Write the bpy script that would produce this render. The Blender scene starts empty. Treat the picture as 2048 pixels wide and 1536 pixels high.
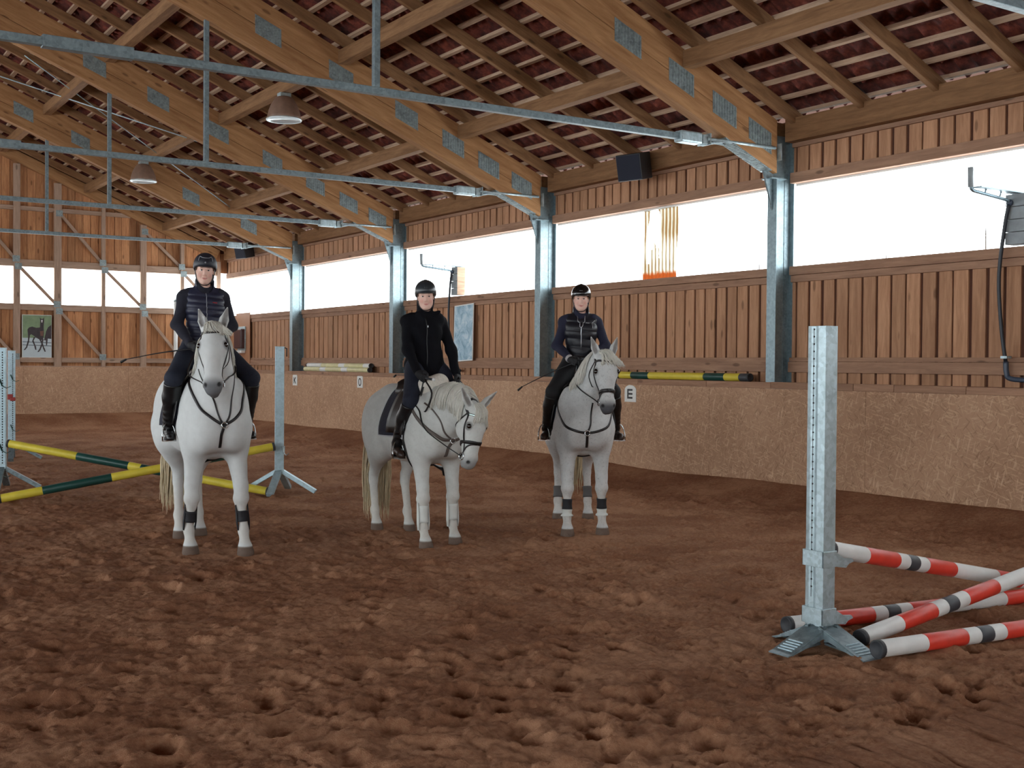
import bpy, bmesh, math, random
import numpy as np
from mathutils import Vector, Matrix, Euler

SC = bpy.context.scene
COL = SC.collection

# ------------------------------------------------------------------ camera, sky, exposure
CAM_H = 1.65
YAW, PITCH, ROLL, FPX = 0.576, -0.0173, 0.0076, 2326.17
_f = Vector((math.sin(YAW) * math.cos(PITCH), math.cos(YAW) * math.cos(PITCH), math.sin(PITCH)))
_r = Vector((math.cos(YAW), -math.sin(YAW), 0))
_u = _r.cross(_f)
_r2 = _r * math.cos(ROLL) + _u * math.sin(ROLL)
_u2 = -_r * math.sin(ROLL) + _u * math.cos(ROLL)
cam_data = bpy.data.cameras.new('camera')
cam = bpy.data.objects.new('camera', cam_data)
COL.objects.link(cam)
cam_data.sensor_width = 36.0
cam_data.lens = FPX / 2048 * 36.0
cam_data.clip_end = 300
M = Matrix.Identity(4)
for _i in range(3):
    M[_i][0] = _r2[_i]; M[_i][1] = _u2[_i]; M[_i][2] = -_f[_i]
M[0][3], M[1][3], M[2][3] = 0, 0, CAM_H
cam.matrix_world = M
SC.camera = cam

world = bpy.data.worlds.new('sky'); SC.world = world
world.use_nodes = True
_nt = world.node_tree
_bg = _nt.nodes['Background']
_bg.inputs['Color'].default_value = (0.90, 0.97, 1.0, 1)
_bg.inputs['Strength'].default_value = 7.0
SC.view_settings.view_transform = 'Standard'
SC.view_settings.look = 'None'
SC.view_settings.exposure = 0.0
SC.view_settings.gamma = 1.0
SC.view_settings.use_curve_mapping = False
SC.cycles.max_bounces = 6
SC.cycles.diffuse_bounces = 4
SC.cycles.glossy_bounces = 3
SC.cycles.transmission_bounces = 4
SC.cycles.transparent_max_bounces = 8

rng = random.Random(7)
nrng = np.random.RandomState(11)

# ------------------------------------------------------------------ mesh builder
class MB:
    def __init__(s):
        s.v = []; s.f = []; s.mi = []; s.sm = []; s.cur = 0; s.smooth = False
    def add(s, vs, fs, smooth=None):
        b = len(s.v)
        s.v.extend([tuple(v) for v in vs])
        for f in fs:
            s.f.append(tuple(b + i for i in f)); s.mi.append(s.cur)
            s.sm.append(s.smooth if smooth is None else smooth)
        return s
    def box(s, lo, hi):
        (x0, y0, z0), (x1, y1, z1) = lo, hi
        return s.add([(x0,y0,z0),(x1,y0,z0),(x1,y1,z0),(x0,y1,z0),(x0,y0,z1),(x1,y0,z1),(x1,y1,z1),(x0,y1,z1)],
                     [(0,3,2,1),(4,5,6,7),(0,1,5,4),(1,2,6,5),(2,3,7,6),(3,0,4,7)], False)
    def beam(s, p0, p1, w, h, up=(0,0,1)):
        p0 = Vector(p0); p1 = Vector(p1); d = (p1 - p0).normalized(); up = Vector(up)
        sd = d.cross(up)
        if sd.length < 1e-4: sd = d.cross(Vector((1,0,0)))
        sd.normalize(); u = sd.cross(d).normalized()
        vs = []
        for p in (p0, p1):
            for a, b in ((-1,-1),(1,-1),(1,1),(-1,1)):
                vs.append(p + sd * (a * w / 2) + u * (b * h / 2))
        return s.add(vs, [(0,1,2,3),(7,6,5,4),(0,4,5,1),(1,5,6,2),(2,6,7,3),(3,7,4,0)], False)
    def prism(s, poly, o, ux, uy, t):
        """poly 2-D in frame (ux, uy) at o, extruded by vector t"""
        o = Vector(o); ux = Vector(ux); uy = Vector(uy); t = Vector(t); n = len(poly)
        vs = [o + ux * a + uy * b for a, b in poly] + [o + ux * a + uy * b + t for a, b in poly]
        fs = [tuple(range(n))[::-1], tuple(range(n, 2 * n))] + [(i, (i+1) % n, n + (i+1) % n, n + i) for i in range(n)]
        return s.add(vs, fs, False)
    def tube(s, pts, rs, n=8, cap=True, flat=None, smooth=True, up=None):
        """sweep; rs scalar or list; flat=(w,h) for a strap section; up: reference normal(s)"""
        pts = [Vector(p) for p in pts]; k = len(pts)
        if not hasattr(rs, '__len__'): rs = [rs] * k
        ups = None
        if up is not None:
            ups = [Vector(x) for x in up] if hasattr(up[0], '__len__') else [Vector(up)] * k
        prev = None; vs = []
        for i, p in enumerate(pts):
            d = (pts[min(i+1, k-1)] - pts[max(i-1, 0)])
            if d.length < 1e-9: d = Vector((0,0,1))
            d.normalize()
            if ups is not None:
                u = ups[i] - d * ups[i].dot(d)
                if u.length < 1e-5: u = d.orthogonal()
                u.normalize()
            elif prev is None:
                u = d.orthogonal().normalized()
                if abs(d.z) < 0.9: u = (Vector((0,0,1)) - d * d.z).normalized()
            else:
                u = (prev - d * prev.dot(d))
                if u.length < 1e-6: u = d.orthogonal()
                u.normalize()
            prev = u; w = d.cross(u)
            for j in range(n):
                a = 2 * math.pi * (j + .5) / n
                if flat:
                    ca, sa = math.cos(a), math.sin(a)
                    q = max(abs(ca), abs(sa))
                    vs.append(p + w * (ca / q * flat[0] / 2 * rs[i]) + u * (sa / q * flat[1] / 2 * rs[i]))
                else:
                    vs.append(p + w * (math.cos(a) * rs[i]) + u * (math.sin(a) * rs[i]))
        fs = []
        for i in range(k - 1):
            for j in range(n):
                a, b = i * n + j, i * n + (j + 1) % n
                fs.append((a, b, b + n, a + n))
        if cap:
            fs.append(tuple(range(n))[::-1]); fs.append(tuple(range((k-1) * n, k * n)))
        return s.add(vs, fs, smooth)
    def lathe(s, prof, o, ax=(0,0,1), n=20, smooth=True):
        o = Vector(o); ax = Vector(ax).normalized(); u = ax.orthogonal().normalized(); w = ax.cross(u)
        vs = []
        for r, h in prof:
            for j in range(n):
                a = 2 * math.pi * j / n
                vs.append(o + ax * h + u * (r * math.cos(a)) + w * (r * math.sin(a)))
        fs = [(i*n+j, i*n+(j+1) % n, (i+1)*n+(j+1) % n, (i+1)*n+j) for i in range(len(prof)-1) for j in range(n)]
        fs.append(tuple(range(n))[::-1]); fs.append(tuple(range((len(prof)-1)*n, len(prof)*n)))
        return s.add(vs, fs, smooth)
    def ball(s, c, r, n=12, m=8):
        rr = r if hasattr(r, '__len__') else (r, r, r)
        vs = [(c[0], c[1], c[2] - rr[2])]
        for i in range(1, m):
            t = -math.pi / 2 + math.pi * i / m
            for j in range(n):
                a = 2 * math.pi * j / n
                vs.append((c[0] + rr[0]*math.cos(t)*math.cos(a), c[1] + rr[1]*math.cos(t)*math.sin(a), c[2] + rr[2]*math.sin(t)))
        vs.append((c[0], c[1], c[2] + rr[2]))
        fs = [(0, 1 + (j+1) % n, 1 + j) for j in range(n)]
        for i in range(m - 2):
            for j in range(n):
                a = 1 + i*n + j; b = 1 + i*n + (j+1) % n
                fs.append((a, b, b + n, a + n))
        L = len(vs) - 1
        fs += [(L, 1 + (m-2)*n + j, 1 + (m-2)*n + (j+1) % n) for j in range(n)]
        return s.add(vs, fs, True)
    def build(s, name, mat, parent=None, shift=None, bevel=0, matrix=None):
        me = bpy.data.meshes.new(name)
        vs = s.v
        if shift is not None: vs = [(a - shift[0], b - shift[1], c - shift[2]) for a, b, c in vs]
        me.from_pydata(vs, [], s.f)
        mats = mat if isinstance(mat, (list, tuple)) else [mat]
        for m in mats: me.materials.append(m)
        me.polygons.foreach_set('material_index', s.mi)
        me.polygons.foreach_set('use_smooth', s.sm)
        me.update()
        o = bpy.data.objects.new(name, me); COL.objects.link(o)
        if bevel:
            md = o.modifiers.new('bevel', 'BEVEL'); md.width = bevel; md.segments = 2; md.limit_method = 'ANGLE'
        if parent: o.parent = parent
        if matrix is not None: o.matrix_local = matrix
        return o

def tag(o, label=None, cat=None, group=None, kind=None):
    if label: o['label'] = label
    if cat: o['category'] = cat
    if group: o['group'] = group
    if kind: o['kind'] = kind
    return o
def empty(name, loc, rz=0, label=None, cat=None, group=None):
    o = bpy.data.objects.new(name, None); COL.objects.link(o)
    o.location = loc; o.rotation_euler = (0, 0, rz); o.empty_display_size = .1
    return tag(o, label, cat, group)
def copy_tree(o, parent=None):
    c = o.copy(); COL.objects.link(c)
    if parent: c.parent = parent
    for ch in list(o.children): copy_tree(ch, c)
    return c
def struct(name, mb, mat, **k):
    return tag(mb.build(name, mat, **k), kind='structure')
def frame(p0, p1, up=(0,0,1)):
    """matrix with local X along p0->p1, origin p0, Z near up"""
    p0 = Vector(p0); d = (Vector(p1) - p0); L = d.length; d.normalize()
    y = Vector(up).cross(d)
    if y.length < 1e-5: y = Vector((0,1,0))
    y.normalize(); z = d.cross(y)
    m = Matrix.Identity(4)
    for i in range(3): m[i][0] = d[i]; m[i][1] = y[i]; m[i][2] = z[i]; m[i][3] = p0[i]
    return m, L
def bar(name, p0, p1, w, h, mat, up=(0,0,1), bevel=.006, parent=None):
    """a straight timber or bar lying along its own local X"""
    m, L = frame(p0, p1, up)
    mb = MB().box((0, -w/2, -h/2), (L, w/2, h/2))
    o = mb.build(name, mat, bevel=bevel)
    if parent is not None:
        o.parent = parent; o.matrix_local = parent.matrix_basis.inverted() @ m
    else: o.matrix_basis = m
    return o

# ------------------------------------------------------------------ materials
def newmat(name):
    m = bpy.data.materials.new(name); m.use_nodes = True
    nt = m.node_tree; b = nt.nodes['Principled BSDF']
    return m, nt, b
def sr(r, g, b):
    def f(c):
        c /= 255.0
        return c / 12.92 if c <= .04045 else ((c + .055) / 1.055) ** 2.4
    return (f(r), f(g), f(b), 1)
def N(nt, t, **k):
    n = nt.nodes.new(t)
    for a, v in k.items():
        if a in n.inputs: n.inputs[a].default_value = v
        else: setattr(n, a, v)
    return n
def L(nt, a, ao, b, bi): nt.links.new(a.outputs[ao], b.inputs[bi])
def ramp(nt, stops, interp='LINEAR'):
    r = nt.nodes.new('ShaderNodeValToRGB'); e = r.color_ramp.elements; r.color_ramp.interpolation = interp
    while len(e) > 1: e.remove(e[-1])
    e[0].position, e[0].color = stops[0]
    for p, c in stops[1:]:
        x = e.new(p); x.color = c
    return r
def mixc(nt, a, b, fac, blend='MIX'):
    m = nt.nodes.new('ShaderNodeMix'); m.data_type = 'RGBA'; m.blend_type = blend
    for sock, val in ((m.inputs[6], a), (m.inputs[7], b), (m.inputs[0], fac)):
        if isinstance(val, tuple) and len(val) == 2 and hasattr(val[0], 'outputs'): nt.links.new(val[0].outputs[val[1]], sock)
        else: sock.default_value = val
    return (m, 2)
def coords(nt, scale=(1,1,1), rot=(0,0,0), src='Object'):
    t = nt.nodes.new('ShaderNodeTexCoord'); m = nt.nodes.new('ShaderNodeMapping')
    m.inputs['Scale'].default_value = scale; m.inputs['Rotation'].default_value = rot
    nt.links.new(t.outputs[src], m.inputs['Vector'])
    return m
def noise(nt, vec, scale, detail=4, rough=.5, dist=0):
    n = N(nt, 'ShaderNodeTexNoise', Scale=scale, Detail=detail, Roughness=rough, Distortion=dist)
    if vec is not None: nt.links.new(vec.outputs[0], n.inputs['Vector'])
    return n
def bump(nt, b, h, strength=.3, dist=.01):
    n = N(nt, 'ShaderNodeBump', Strength=strength, Distance=dist)
    nt.links.new(h[0].outputs[h[1]], n.inputs['Height']); nt.links.new(n.outputs[0], b.inputs['Normal'])
    return n

def plain(name, col, rough=.6, metal=0, spec=.5, var=0, vscale=8, bmp=0, sheen=0):
    m, nt, b = newmat(name)
    b.inputs['Roughness'].default_value = rough; b.inputs['Metallic'].default_value = metal
    b.inputs['Specular IOR Level'].default_value = spec
    b.inputs['Base Color'].default_value = col
    if sheen: b.inputs['Sheen Weight'].default_value = sheen
    if var or bmp:
        c = coords(nt); n = noise(nt, c, vscale, 5, .6)
        if var:
            dk = tuple(x * (1 - var) for x in col[:3]) + (1,); lt = tuple(min(1, x * (1 + var)) for x in col[:3]) + (1,)
            r = ramp(nt, [(.3, dk), (.7, lt)]); L(nt, n, 'Fac', r, 'Fac'); L(nt, r, 'Color', b, 'Base Color')
        if bmp: bump(nt, b, (n, 'Fac'), bmp, .01)
    return m

def wood(name, light, dark, axis='X', scale=1.0, island=.25, rough=.75, knots=.6, bmp=.15):
    m, nt, b = newmat(name)
    st = {'X': (.10, 1, 1), 'Y': (1, .10, 1), 'Z': (1, 1, .10)}[axis]
    c = coords(nt, tuple(x * scale for x in st))
    geo = nt.nodes.new('ShaderNodeNewGeometry')
    # shift the grain of every board so that no two look alike
    va = N(nt, 'ShaderNodeVectorMath', operation='ADD'); mu = N(nt, 'ShaderNodeMath', operation='MULTIPLY'); mu.inputs[1].default_value = 37.0
    L(nt, geo, 'Random Per Island', mu, 0); nt.links.new(c.outputs[0], va.inputs[0]); nt.links.new(mu.outputs[0], va.inputs[1])
    n1 = noise(nt, va, 14, 4, .6, .6)
    n2 = noise(nt, va, 70, 3, .7)
    ad = N(nt, 'ShaderNodeMath', operation='MULTIPLY_ADD'); ad.inputs[1].default_value = .3
    L(nt, n2, 'Fac', ad, 0); L(nt, n1, 'Fac', ad, 2)
    r = ramp(nt, [(.36, dark), (.62, tuple((a + d) / 2 for a, d in zip(light, dark))), (.85, light)])
    L(nt, ad, 0, r, 'Fac')
    k = coords(nt, tuple((.34 if x < .5 else 1) for x in st))
    va2 = N(nt, 'ShaderNodeVectorMath', operation='ADD'); nt.links.new(k.outputs[0], va2.inputs[0]); nt.links.new(mu.outputs[0], va2.inputs[1])
    vo = N(nt, 'ShaderNodeTexVoronoi', Scale=5.5); nt.links.new(va2.outputs[0], vo.inputs['Vector'])
    kr = ramp(nt, [(.09, (1,1,1,1)), (.15, (0,0,0,1))]); L(nt, vo, 'Distance', kr, 'Fac')
    kf = N(nt, 'ShaderNodeMath', operation='MULTIPLY'); kf.inputs[1].default_value = knots; L(nt, kr, 'Color', kf, 0)
    kd = tuple(x * .35 for x in dark[:3]) + (1,)
    mx = mixc(nt, (r, 'Color'), kd, (kf, 0))
    lo = (1 - island,) * 3 + (1,); hi = (1 + island,) * 3 + (1,)
    ir = ramp(nt, [(0, lo), (1, hi)]); L(nt, geo, 'Random Per Island', ir, 'Fac')
    fin = mixc(nt, mx, (ir, 'Color'), 1.0, 'MULTIPLY')
    nt.links.new(fin[0].outputs[2], b.inputs['Base Color'])
    b.inputs['Roughness'].default_value = rough; b.inputs['Specular IOR Level'].default_value = .25
    bump(nt, b, (ad, 0), bmp, .004)
    return m

def galv(name, col, var=.25, rough=.45, metal=.55, scale=18):
    m, nt, b = newmat(name)
    c = coords(nt); v = N(nt, 'ShaderNodeTexVoronoi', Scale=scale * 2.2); nt.links.new(c.outputs[0], v.inputs['Vector'])
    n = noise(nt, c, scale * .5, 5, .65)
    ad = N(nt, 'ShaderNodeMath', operation='MULTIPLY_ADD'); ad.inputs[1].default_value = .35
    sp = nt.nodes.new('ShaderNodeSeparateColor'); L(nt, v, 'Color', sp, 0); L(nt, sp, 0, ad, 0); L(nt, n, 'Fac', ad, 2)
    dk = tuple(x * (1 - var) for x in col[:3]) + (1,); lt = tuple(min(1, x * (1 + var)) for x in col[:3]) + (1,)
    r = ramp(nt, [(.4, dk), (.9, lt)]); L(nt, ad, 0, r, 'Fac'); L(nt, r, 'Color', b, 'Base Color')
    b.inputs['Metallic'].default_value = metal; b.inputs['Roughness'].default_value = rough
    return m

MT = {}
MT['glulam'] = wood('glulam spruce', sr(178,134,92), sr(134,92,58), 'X', 1.0, .06)
MT['timber'] = wood('roof timber', sr(152,114,80), sr(108,76,50), 'X', 1.2, .14)
MT['batten'] = wood('roof batten', sr(186,158,134), sr(142,114,94), 'X', 1.5, .2, knots=.3)
MT['plank'] = wood('wall planks', sr(190,146,114), sr(150,108,80), 'Z', 1.3, .14, bmp=.1)
MT['plank_far'] = wood('gable planks', sr(198,146,104), sr(148,96,64), 'Z', 1.3, .32, bmp=.1)
MT['plank_back'] = plain('recessed boards', sr(84,50,36), .9)
MT['rail'] = wood('wall rail', sr(174,137,112), sr(134,101,82), 'Y', 1.2, .1)
MT['post_wood'] = wood('gable post', sr(186,158,138), sr(148,122,104), 'Z', 1.2, .1)
MT['rail_x'] = wood('gable rail', sr(186,158,138), sr(148,122,104), 'X', 1.2, .1)
MT['galv'] = galv('galvanised steel', sr(124,140,146))
MT['galv_post'] = galv('post steel', sr(132,150,156), .16)
MT['galv_plate'] = galv('nail plate', sr(140,152,154), .3, .5, .5)
MT['galv_light'] = galv('jump stand zinc', sr(172,190,196), .2)
MT['black'] = plain('black plastic', sr(26,27,30), .45)
MT['rubber'] = plain('dark rubber', sr(50,52,56), .6)
MT['white'] = plain('white board', sr(225,228,226), .5)

def osb():
    m, nt, b = newmat('strand board')
    base = sr(172,136,108)
    cur = base
    c0 = coords(nt); nb = noise(nt, c0, .9, 3, .5)
    r0 = ramp(nt, [(.3, sr(168,132,106)), (.7, sr(190,154,126))]); L(nt, nb, 'Fac', r0, 'Fac')
    cur = (r0, 'Color')
    k = 0
    for rot, sc, col, lo, am in ((.3, 7, sr(214,180,148), .60, .52), (1.3, 7.5, sr(208,174,142), .61, .5), (2.2, 7, sr(130,96,74), .63, .42),
                             (2.8, 8, sr(210,178,148), .61, .5), (.8, 7, sr(134,100,78), .63, .42), (1.8, 5.5, sr(220,188,158), .64, .58)):
        k += 1
        mp = nt.nodes.new('ShaderNodeMapping'); mp.vector_type = 'TEXTURE'
        mp.inputs['Rotation'].default_value = (0, 0, rot); mp.inputs['Location'].default_value = (k * 7.3, k * 3.1, 0)
        mp.inputs['Scale'].default_value = (1.0, .13, 1)
        uv = N(nt, 'ShaderNodeUVMap'); nt.links.new(uv.outputs[0], mp.inputs['Vector'])
        n = noise(nt, mp, sc, 1.0, .4, .25)
        r = ramp(nt, [(lo, (0,0,0,1)), (lo + .06, (am,) * 3 + (1,))]); L(nt, n, 'Fac', r, 'Fac')
        sp = nt.nodes.new('ShaderNodeSeparateColor'); L(nt, r, 'Color', sp, 0)
        cur = mixc(nt, cur, col, (sp, 0))
    nt.links.new(cur[0].outputs[cur[1]], b.inputs['Base Color'])
    b.inputs['Roughness'].default_value = .8; b.inputs['Specular IOR Level'].default_value = .2
    return m
MT['osb'] = osb()

def sandmat():
    m, nt, b = newmat('riding sand')
    c = coords(nt); n1 = noise(nt, c, 1.1, 5, .6); n2 = noise(nt, c, 30, 6, .7); n3 = noise(nt, c, 160, 3, .7)
    ad = N(nt, 'ShaderNodeMath', operation='MULTIPLY_ADD'); ad.inputs[1].default_value = .7; L(nt, n2, 'Fac', ad, 0); L(nt, n1, 'Fac', ad, 2)
    r = ramp(nt, [(.5, sr(112,74,54)), (.8, sr(142,100,75)), (1.1, sr(168,126,98))]); L(nt, ad, 0, r, 'Fac')
    # pale wood shavings scattered through
    vo = N(nt, 'ShaderNodeTexVoronoi', Scale=26); nt.links.new(c.outputs[0], vo.inputs['Vector'])
    fr = ramp(nt, [(.045, (1,1,1,1)), (.06, (0,0,0,1))]); L(nt, vo, 'Distance', fr, 'Fac')
    sp = nt.nodes.new('ShaderNodeSeparateColor'); L(nt, vo, 'Color', sp, 0)
    gt = N(nt, 'ShaderNodeMath', operation='GREATER_THAN'); gt.inputs[1].default_value = .86; L(nt, sp, 0, gt, 0)
    ml = N(nt, 'ShaderNodeMath', operation='MULTIPLY'); L(nt, fr, 'Color', ml, 0); L(nt, gt, 0, ml, 1)
    mx = mixc(nt, (r, 'Color'), sr(190,160,130), (ml, 0))
    nt.links.new(mx[0].outputs[2], b.inputs['Base Color'])
    b.inputs['Roughness'].default_value = .95; b.inputs['Specular IOR Level'].default_value = .1
    a2 = N(nt, 'ShaderNodeMath', operation='MULTIPLY_ADD'); a2.inputs[1].default_value = .4; L(nt, n3, 'Fac', a2, 0); L(nt, n2, 'Fac', a2, 2)
    bump(nt, b, (a2, 0), .7, .016)
    return m
MT["sand"] = sandmat()

def tilemat():
    m, nt, b = newmat('clay roof tiles')
    c = coords(nt); n = noise(nt, c, 3.2, 5, .6); n2 = noise(nt, c, 16, 4, .7)
    ad = N(nt, 'ShaderNodeMath', operation='MULTIPLY_ADD'); ad.inputs[1].default_value = .6; L(nt, n2, 'Fac', ad, 0); L(nt, n, 'Fac', ad, 2)
    r = ramp(nt, [(.55, sr(48,34,34)), (.78, sr(92,48,42)), (1.0, sr(132,70,56))]); L(nt, ad, 0, r, 'Fac'); L(nt, r, 'Color', b, 'Base Color')
    b.inputs['Roughness'].default_value = .85; b.inputs['Specular IOR Level'].default_value = .2
    bump(nt, b, (n2, 'Fac'), .3, .01)
    return m
MT['tile'] = tilemat()
# ------------------------------------------------------------------ the hall
W = 10.24            # inner face of the steel posts on the right-hand long wall
WB = 10.54           # cladding plane of that wall
RIDGE = 0.25
TY = [5.06, 10.06, 15.06, 20.06, 25.06]
YE = 30.06           # inner face of the gable framing
def roofz(x): return 4.60 + .42 * (10.24 - x)
def rafter_bot(x): return 3.95 + .41 * (10.24 - x)
ORD = ['closest', 'second', 'third', 'fourth', 'farthest']

def uv_planar(o, ax, ay):
    me = o.data; uv = me.uv_layers.new(name='UVMap')
    co = np.empty(len(me.vertices) * 3); me.vertices.foreach_get('co', co); co = co.reshape(-1, 3)
    li = np.empty(len(me.loops), dtype=np.int32); me.loops.foreach_get('vertex_index', li)
    uv.data.foreach_set('uv', np.ascontiguousarray(co[li][:, (ax, ay)]).ravel())

# ---- ground: harrowed sand with hoof prints, banked up along the walls
def vnoise(x, y, seed):
    r = np.random.RandomState(seed); n = 256; g = r.rand(n, n)
    xi = np.floor(x).astype(int); yi = np.floor(y).astype(int); fx = x - xi; fy = y - yi
    fx = fx * fx * (3 - 2 * fx); fy = fy * fy * (3 - 2 * fy)
    a = g[xi % n, yi % n]; b = g[(xi+1) % n, yi % n]; c = g[xi % n, (yi+1) % n]; d = g[(xi+1) % n, (yi+1) % n]
    return (a * (1-fx) + b * fx) * (1-fy) + (c * (1-fx) + d * fx) * fy - .5
def ground_base(x, y):
    """height of the sand without the prints"""
    dr = np.maximum(0, W - .02 - x); de = np.maximum(0, YE - .06 - y)
    b = .25 * np.exp(-(dr / .62) ** 1.5) * (1 + .35 * vnoise(y * .5, y * 0 + 3.3, 5))
    e = .36 * np.exp(-(de / 1.0) ** 1.5) * (1 + .25 * vnoise(x * .6, x * 0 + 1.3, 6))
    return np.maximum(b, e) + .0
def build_ground():
    xs = np.concatenate([np.arange(-9.6, -1, .3), np.arange(-1, 10.2, .020), np.array([10.2, 10.23])])
    ys = np.concatenate([np.arange(-14, 3.4, .12), np.arange(3.4, 8.5, .014), np.arange(8.5, 14, .028), np.arange(14, 30.02, .06), [30.04]])
    X, Y = np.meshgrid(xs, ys, indexing='ij')
    h = ground_base(X, Y)
    amp = np.clip((9.9 - X) / .5, .25, 1) * np.clip((29.6 - Y) / .6, .3, 1)
    wx = X + .10 * vnoise(X * 3, Y * 3, 21); wy = Y + .10 * vnoise(X * 3 + 40, Y * 3, 22)
    n = .016 * vnoise(wx * 1.3, wy * 1.3, 1) + .022 * vnoise(wx * 4.3, wy * 4.3, 2) + .016 * vnoise(wx * 9.1, wy * 9.1, 3) + .016 * vnoise(X * 19, Y * 19, 4) + .016 * vnoise(X * 41, Y * 41, 8) + .011 * vnoise(X * 77, Y * 77, 9)
    r = np.random.RandomState(4)
    # hoof prints: a shallow bowl with a raised crescent pushed up behind the toe
    pr = np.zeros_like(X)
    cnt = 2400
    px = r.uniform(-.6, 9.9, cnt); py = 3.5 + (r.rand(cnt) ** 1.35) * 20
    for a, b in zip(px, py):
        i0, i1 = np.searchsorted(xs, (a - .22, a + .22)); j0, j1 = np.searchsorted(ys, (b - .22, b + .22))
        if i1 <= i0 or j1 <= j0: continue
        xx = X[i0:i1, j0:j1] - a; yy = Y[i0:i1, j0:j1] - b
        t = r.uniform(0, 6.28); ct, st = math.cos(t), math.sin(t)
        u = xx * ct + yy * st; w = -xx * st + yy * ct
        s = r.uniform(.8, 1.25); rr = np.sqrt((u / (.078 * s)) ** 2 + (w / (.066 * s)) ** 2)
        dep = r.uniform(.012, .036)
        pr[i0:i1, j0:j1] += -dep * np.exp(-rr ** 4 * .6) + dep * .6 * np.exp(-((rr - 1.5) / .35) ** 2) * (0.5 - .5 * np.tanh(u / .05 * r.choice([-1, 1])))
    h = h + (n + pr) * amp
    # flat firm footing right under the hooves and stand feet keeps them standing on the sand
    for (a, b, q) in FOOT_SPOTS:
        g = np.exp(-(((X - a) ** 2 + (Y - b) ** 2) / q ** 2) ** 2)
        h = h * (1 - g) + g * (ground_base(X, Y) - .004)
    nx, ny = X.shape
    vs = np.stack([X, Y, h], -1).reshape(-1, 3)
    idx = np.arange(nx * ny).reshape(nx, ny)
    q = np.stack([idx[:-1, :-1], idx[1:, :-1], idx[1:, 1:], idx[:-1, 1:]], -1).reshape(-1, 4)
    me = bpy.data.meshes.new('floor')
    me.vertices.add(len(vs)); me.vertices.foreach_set('co', vs.astype(np.float32).ravel())
    me.loops.add(q.size); me.loops.foreach_set('vertex_index', q.astype(np.int32).ravel())
    me.polygons.add(len(q)); me.polygons.foreach_set('loop_start', np.arange(0, q.size, 4, dtype=np.int32))
    me.polygons.foreach_set('use_smooth', np.ones(len(q), dtype=bool))
    me.materials.append(MT['sand']); me.update(calc_edges=True); me.validate()
    o = bpy.data.objects.new('floor', me); COL.objects.link(o); tag(o, kind='structure')

FOOT_SPOTS = [(3.13,9.91,.14),(3.51,9.62,.14),(3.29,10.75,.14),(3.6,10.9,.14),(5.17,10.35,.14),(5.42,10.05,.14),(5.03,9.13,.14),(5.38,9.2,.14),
              (6.56,9.12,.14),(6.92,9.0,.14),(7.3,10.3,.14),(7.6,10.2,.14)]

# ---- right-hand wall: cladding, rails, kickboard
def boards_y(mb, x, y0, y1, z0, z1, pitch, wdt, t, r):
    y = y0
    while y < y1 - .02:
        w = wdt * r.uniform(.93, 1.06); e = min(y + w, y1)
        mb.box((x - t * r.uniform(.85, 1.1), y, z0 + r.uniform(-.004, .004)), (x, e, z1)); y += pitch * r.uniform(.98, 1.02)
def build_right_wall():
    r = random.Random(3)
    mb = MB()
    bays = [(-13.9, 4.98)] + [(a + .08, b - .08) for a, b in zip(TY, TY[1:] + [YE + .1])]
    for a, b in bays:
        pt = .20 if a < 19 else .25
        boards_y(mb, WB, a, b, 1.40, 2.80, pt, pt - .036, .022, r)
        boards_y(mb, WB, a, b, 3.93, 4.36, pt, pt - .034, .022, r)
    struct('wall_right', mb, [MT['plank']])
    mb = MB().box((WB + .001, -13.9, .0), (WB + .05, YE + .2, 2.84)).box((WB + .001, -13.9, 3.86), (WB + .05, YE + .2, 4.62))
    struct('wall_right', mb, [MT['plank_back']])
    k = 0
    for nm, x0, x1, z0, z1 in (('sill', 10.46, 10.56, 2.745, 2.85), ('under_sill', 10.485, 10.535, 2.66, 2.742),
                               ('lintel', 10.455, 10.56, 3.85, 3.975), ('top', 10.485, 10.535, 4.285, 4.335),
                               ('low', 10.455, 10.53, 1.575, 1.70), ('low_top', 10.475, 10.53, 1.702, 1.752)):
        for (a, b) in bays:
            k += 1
            struct('trim_%d' % k, MB().box((x0, a, z0 + r.uniform(-.004, .004)), (x1, b, z1)), MT['rail'], bevel=.004)
    # white reveal strip of the sheet above the opening
    for (a, b) in bays:
        k += 1; struct('trim_%d' % k, MB().box((10.56, a, 3.825), (10.60, b, 3.86)), MT['white'])
    # wall plate under the rafters
    for (a, b) in [(-13.9, 4.98)] + [(p + .08, q - .08) for p, q in zip(TY, TY[1:] + [YE])]:
        o = bar('wall_plate', (10.46, a, 4.47), (10.46, b, 4.47), .20, .27, MT['timber'])
        tag(o, 'heavy eaves timber under the rafters, ' + EAVE[min(5, max(0, int((a + 5) // 5)))], 'beam', 'eaves beams along the windowed wall')
    # kickboard
    mb = MB()
    y = -13.9
    while y < YE - .05:
        e = min(y + 2.5, YE - .04); mb.box((10.222, y, -.2), (10.24, e - .004, 1.376)); y += 2.5
    o = struct('baseboard_right', mb, MT['osb']); uv_planar(o, 1, 2)
    mb = MB(); y = -13.9
    while y < YE - .05:
        e = min(y + r.uniform(.5, 1.4), YE - .04); mb.box((10.215, y, 1.378), (10.25, e - .006, 1.452 + r.uniform(-.005, .005))); y = e
    struct('trim_90', mb, MT['rail'], bevel=.003)
    struct('trim_91', MB().box((10.23, -13.9, 1.42), (WB, YE, 1.452)), MT['rail'])
EAVE = ['right of the closest steel post', 'between the two closest steel posts', 'behind the black box loudspeaker', 'between the second and third steel posts',
        'between the third and farthest slim posts', 'in the far corner']
EAVE = ['beside the camera, off to the right', 'over the broad window right of the closest post', 'over the bay with the loudspeaker and broken sheet',
        'over the bay with the slim sprinkler', 'over the bay above the pale pole stack', 'over the last bay before the gable corner']

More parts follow.
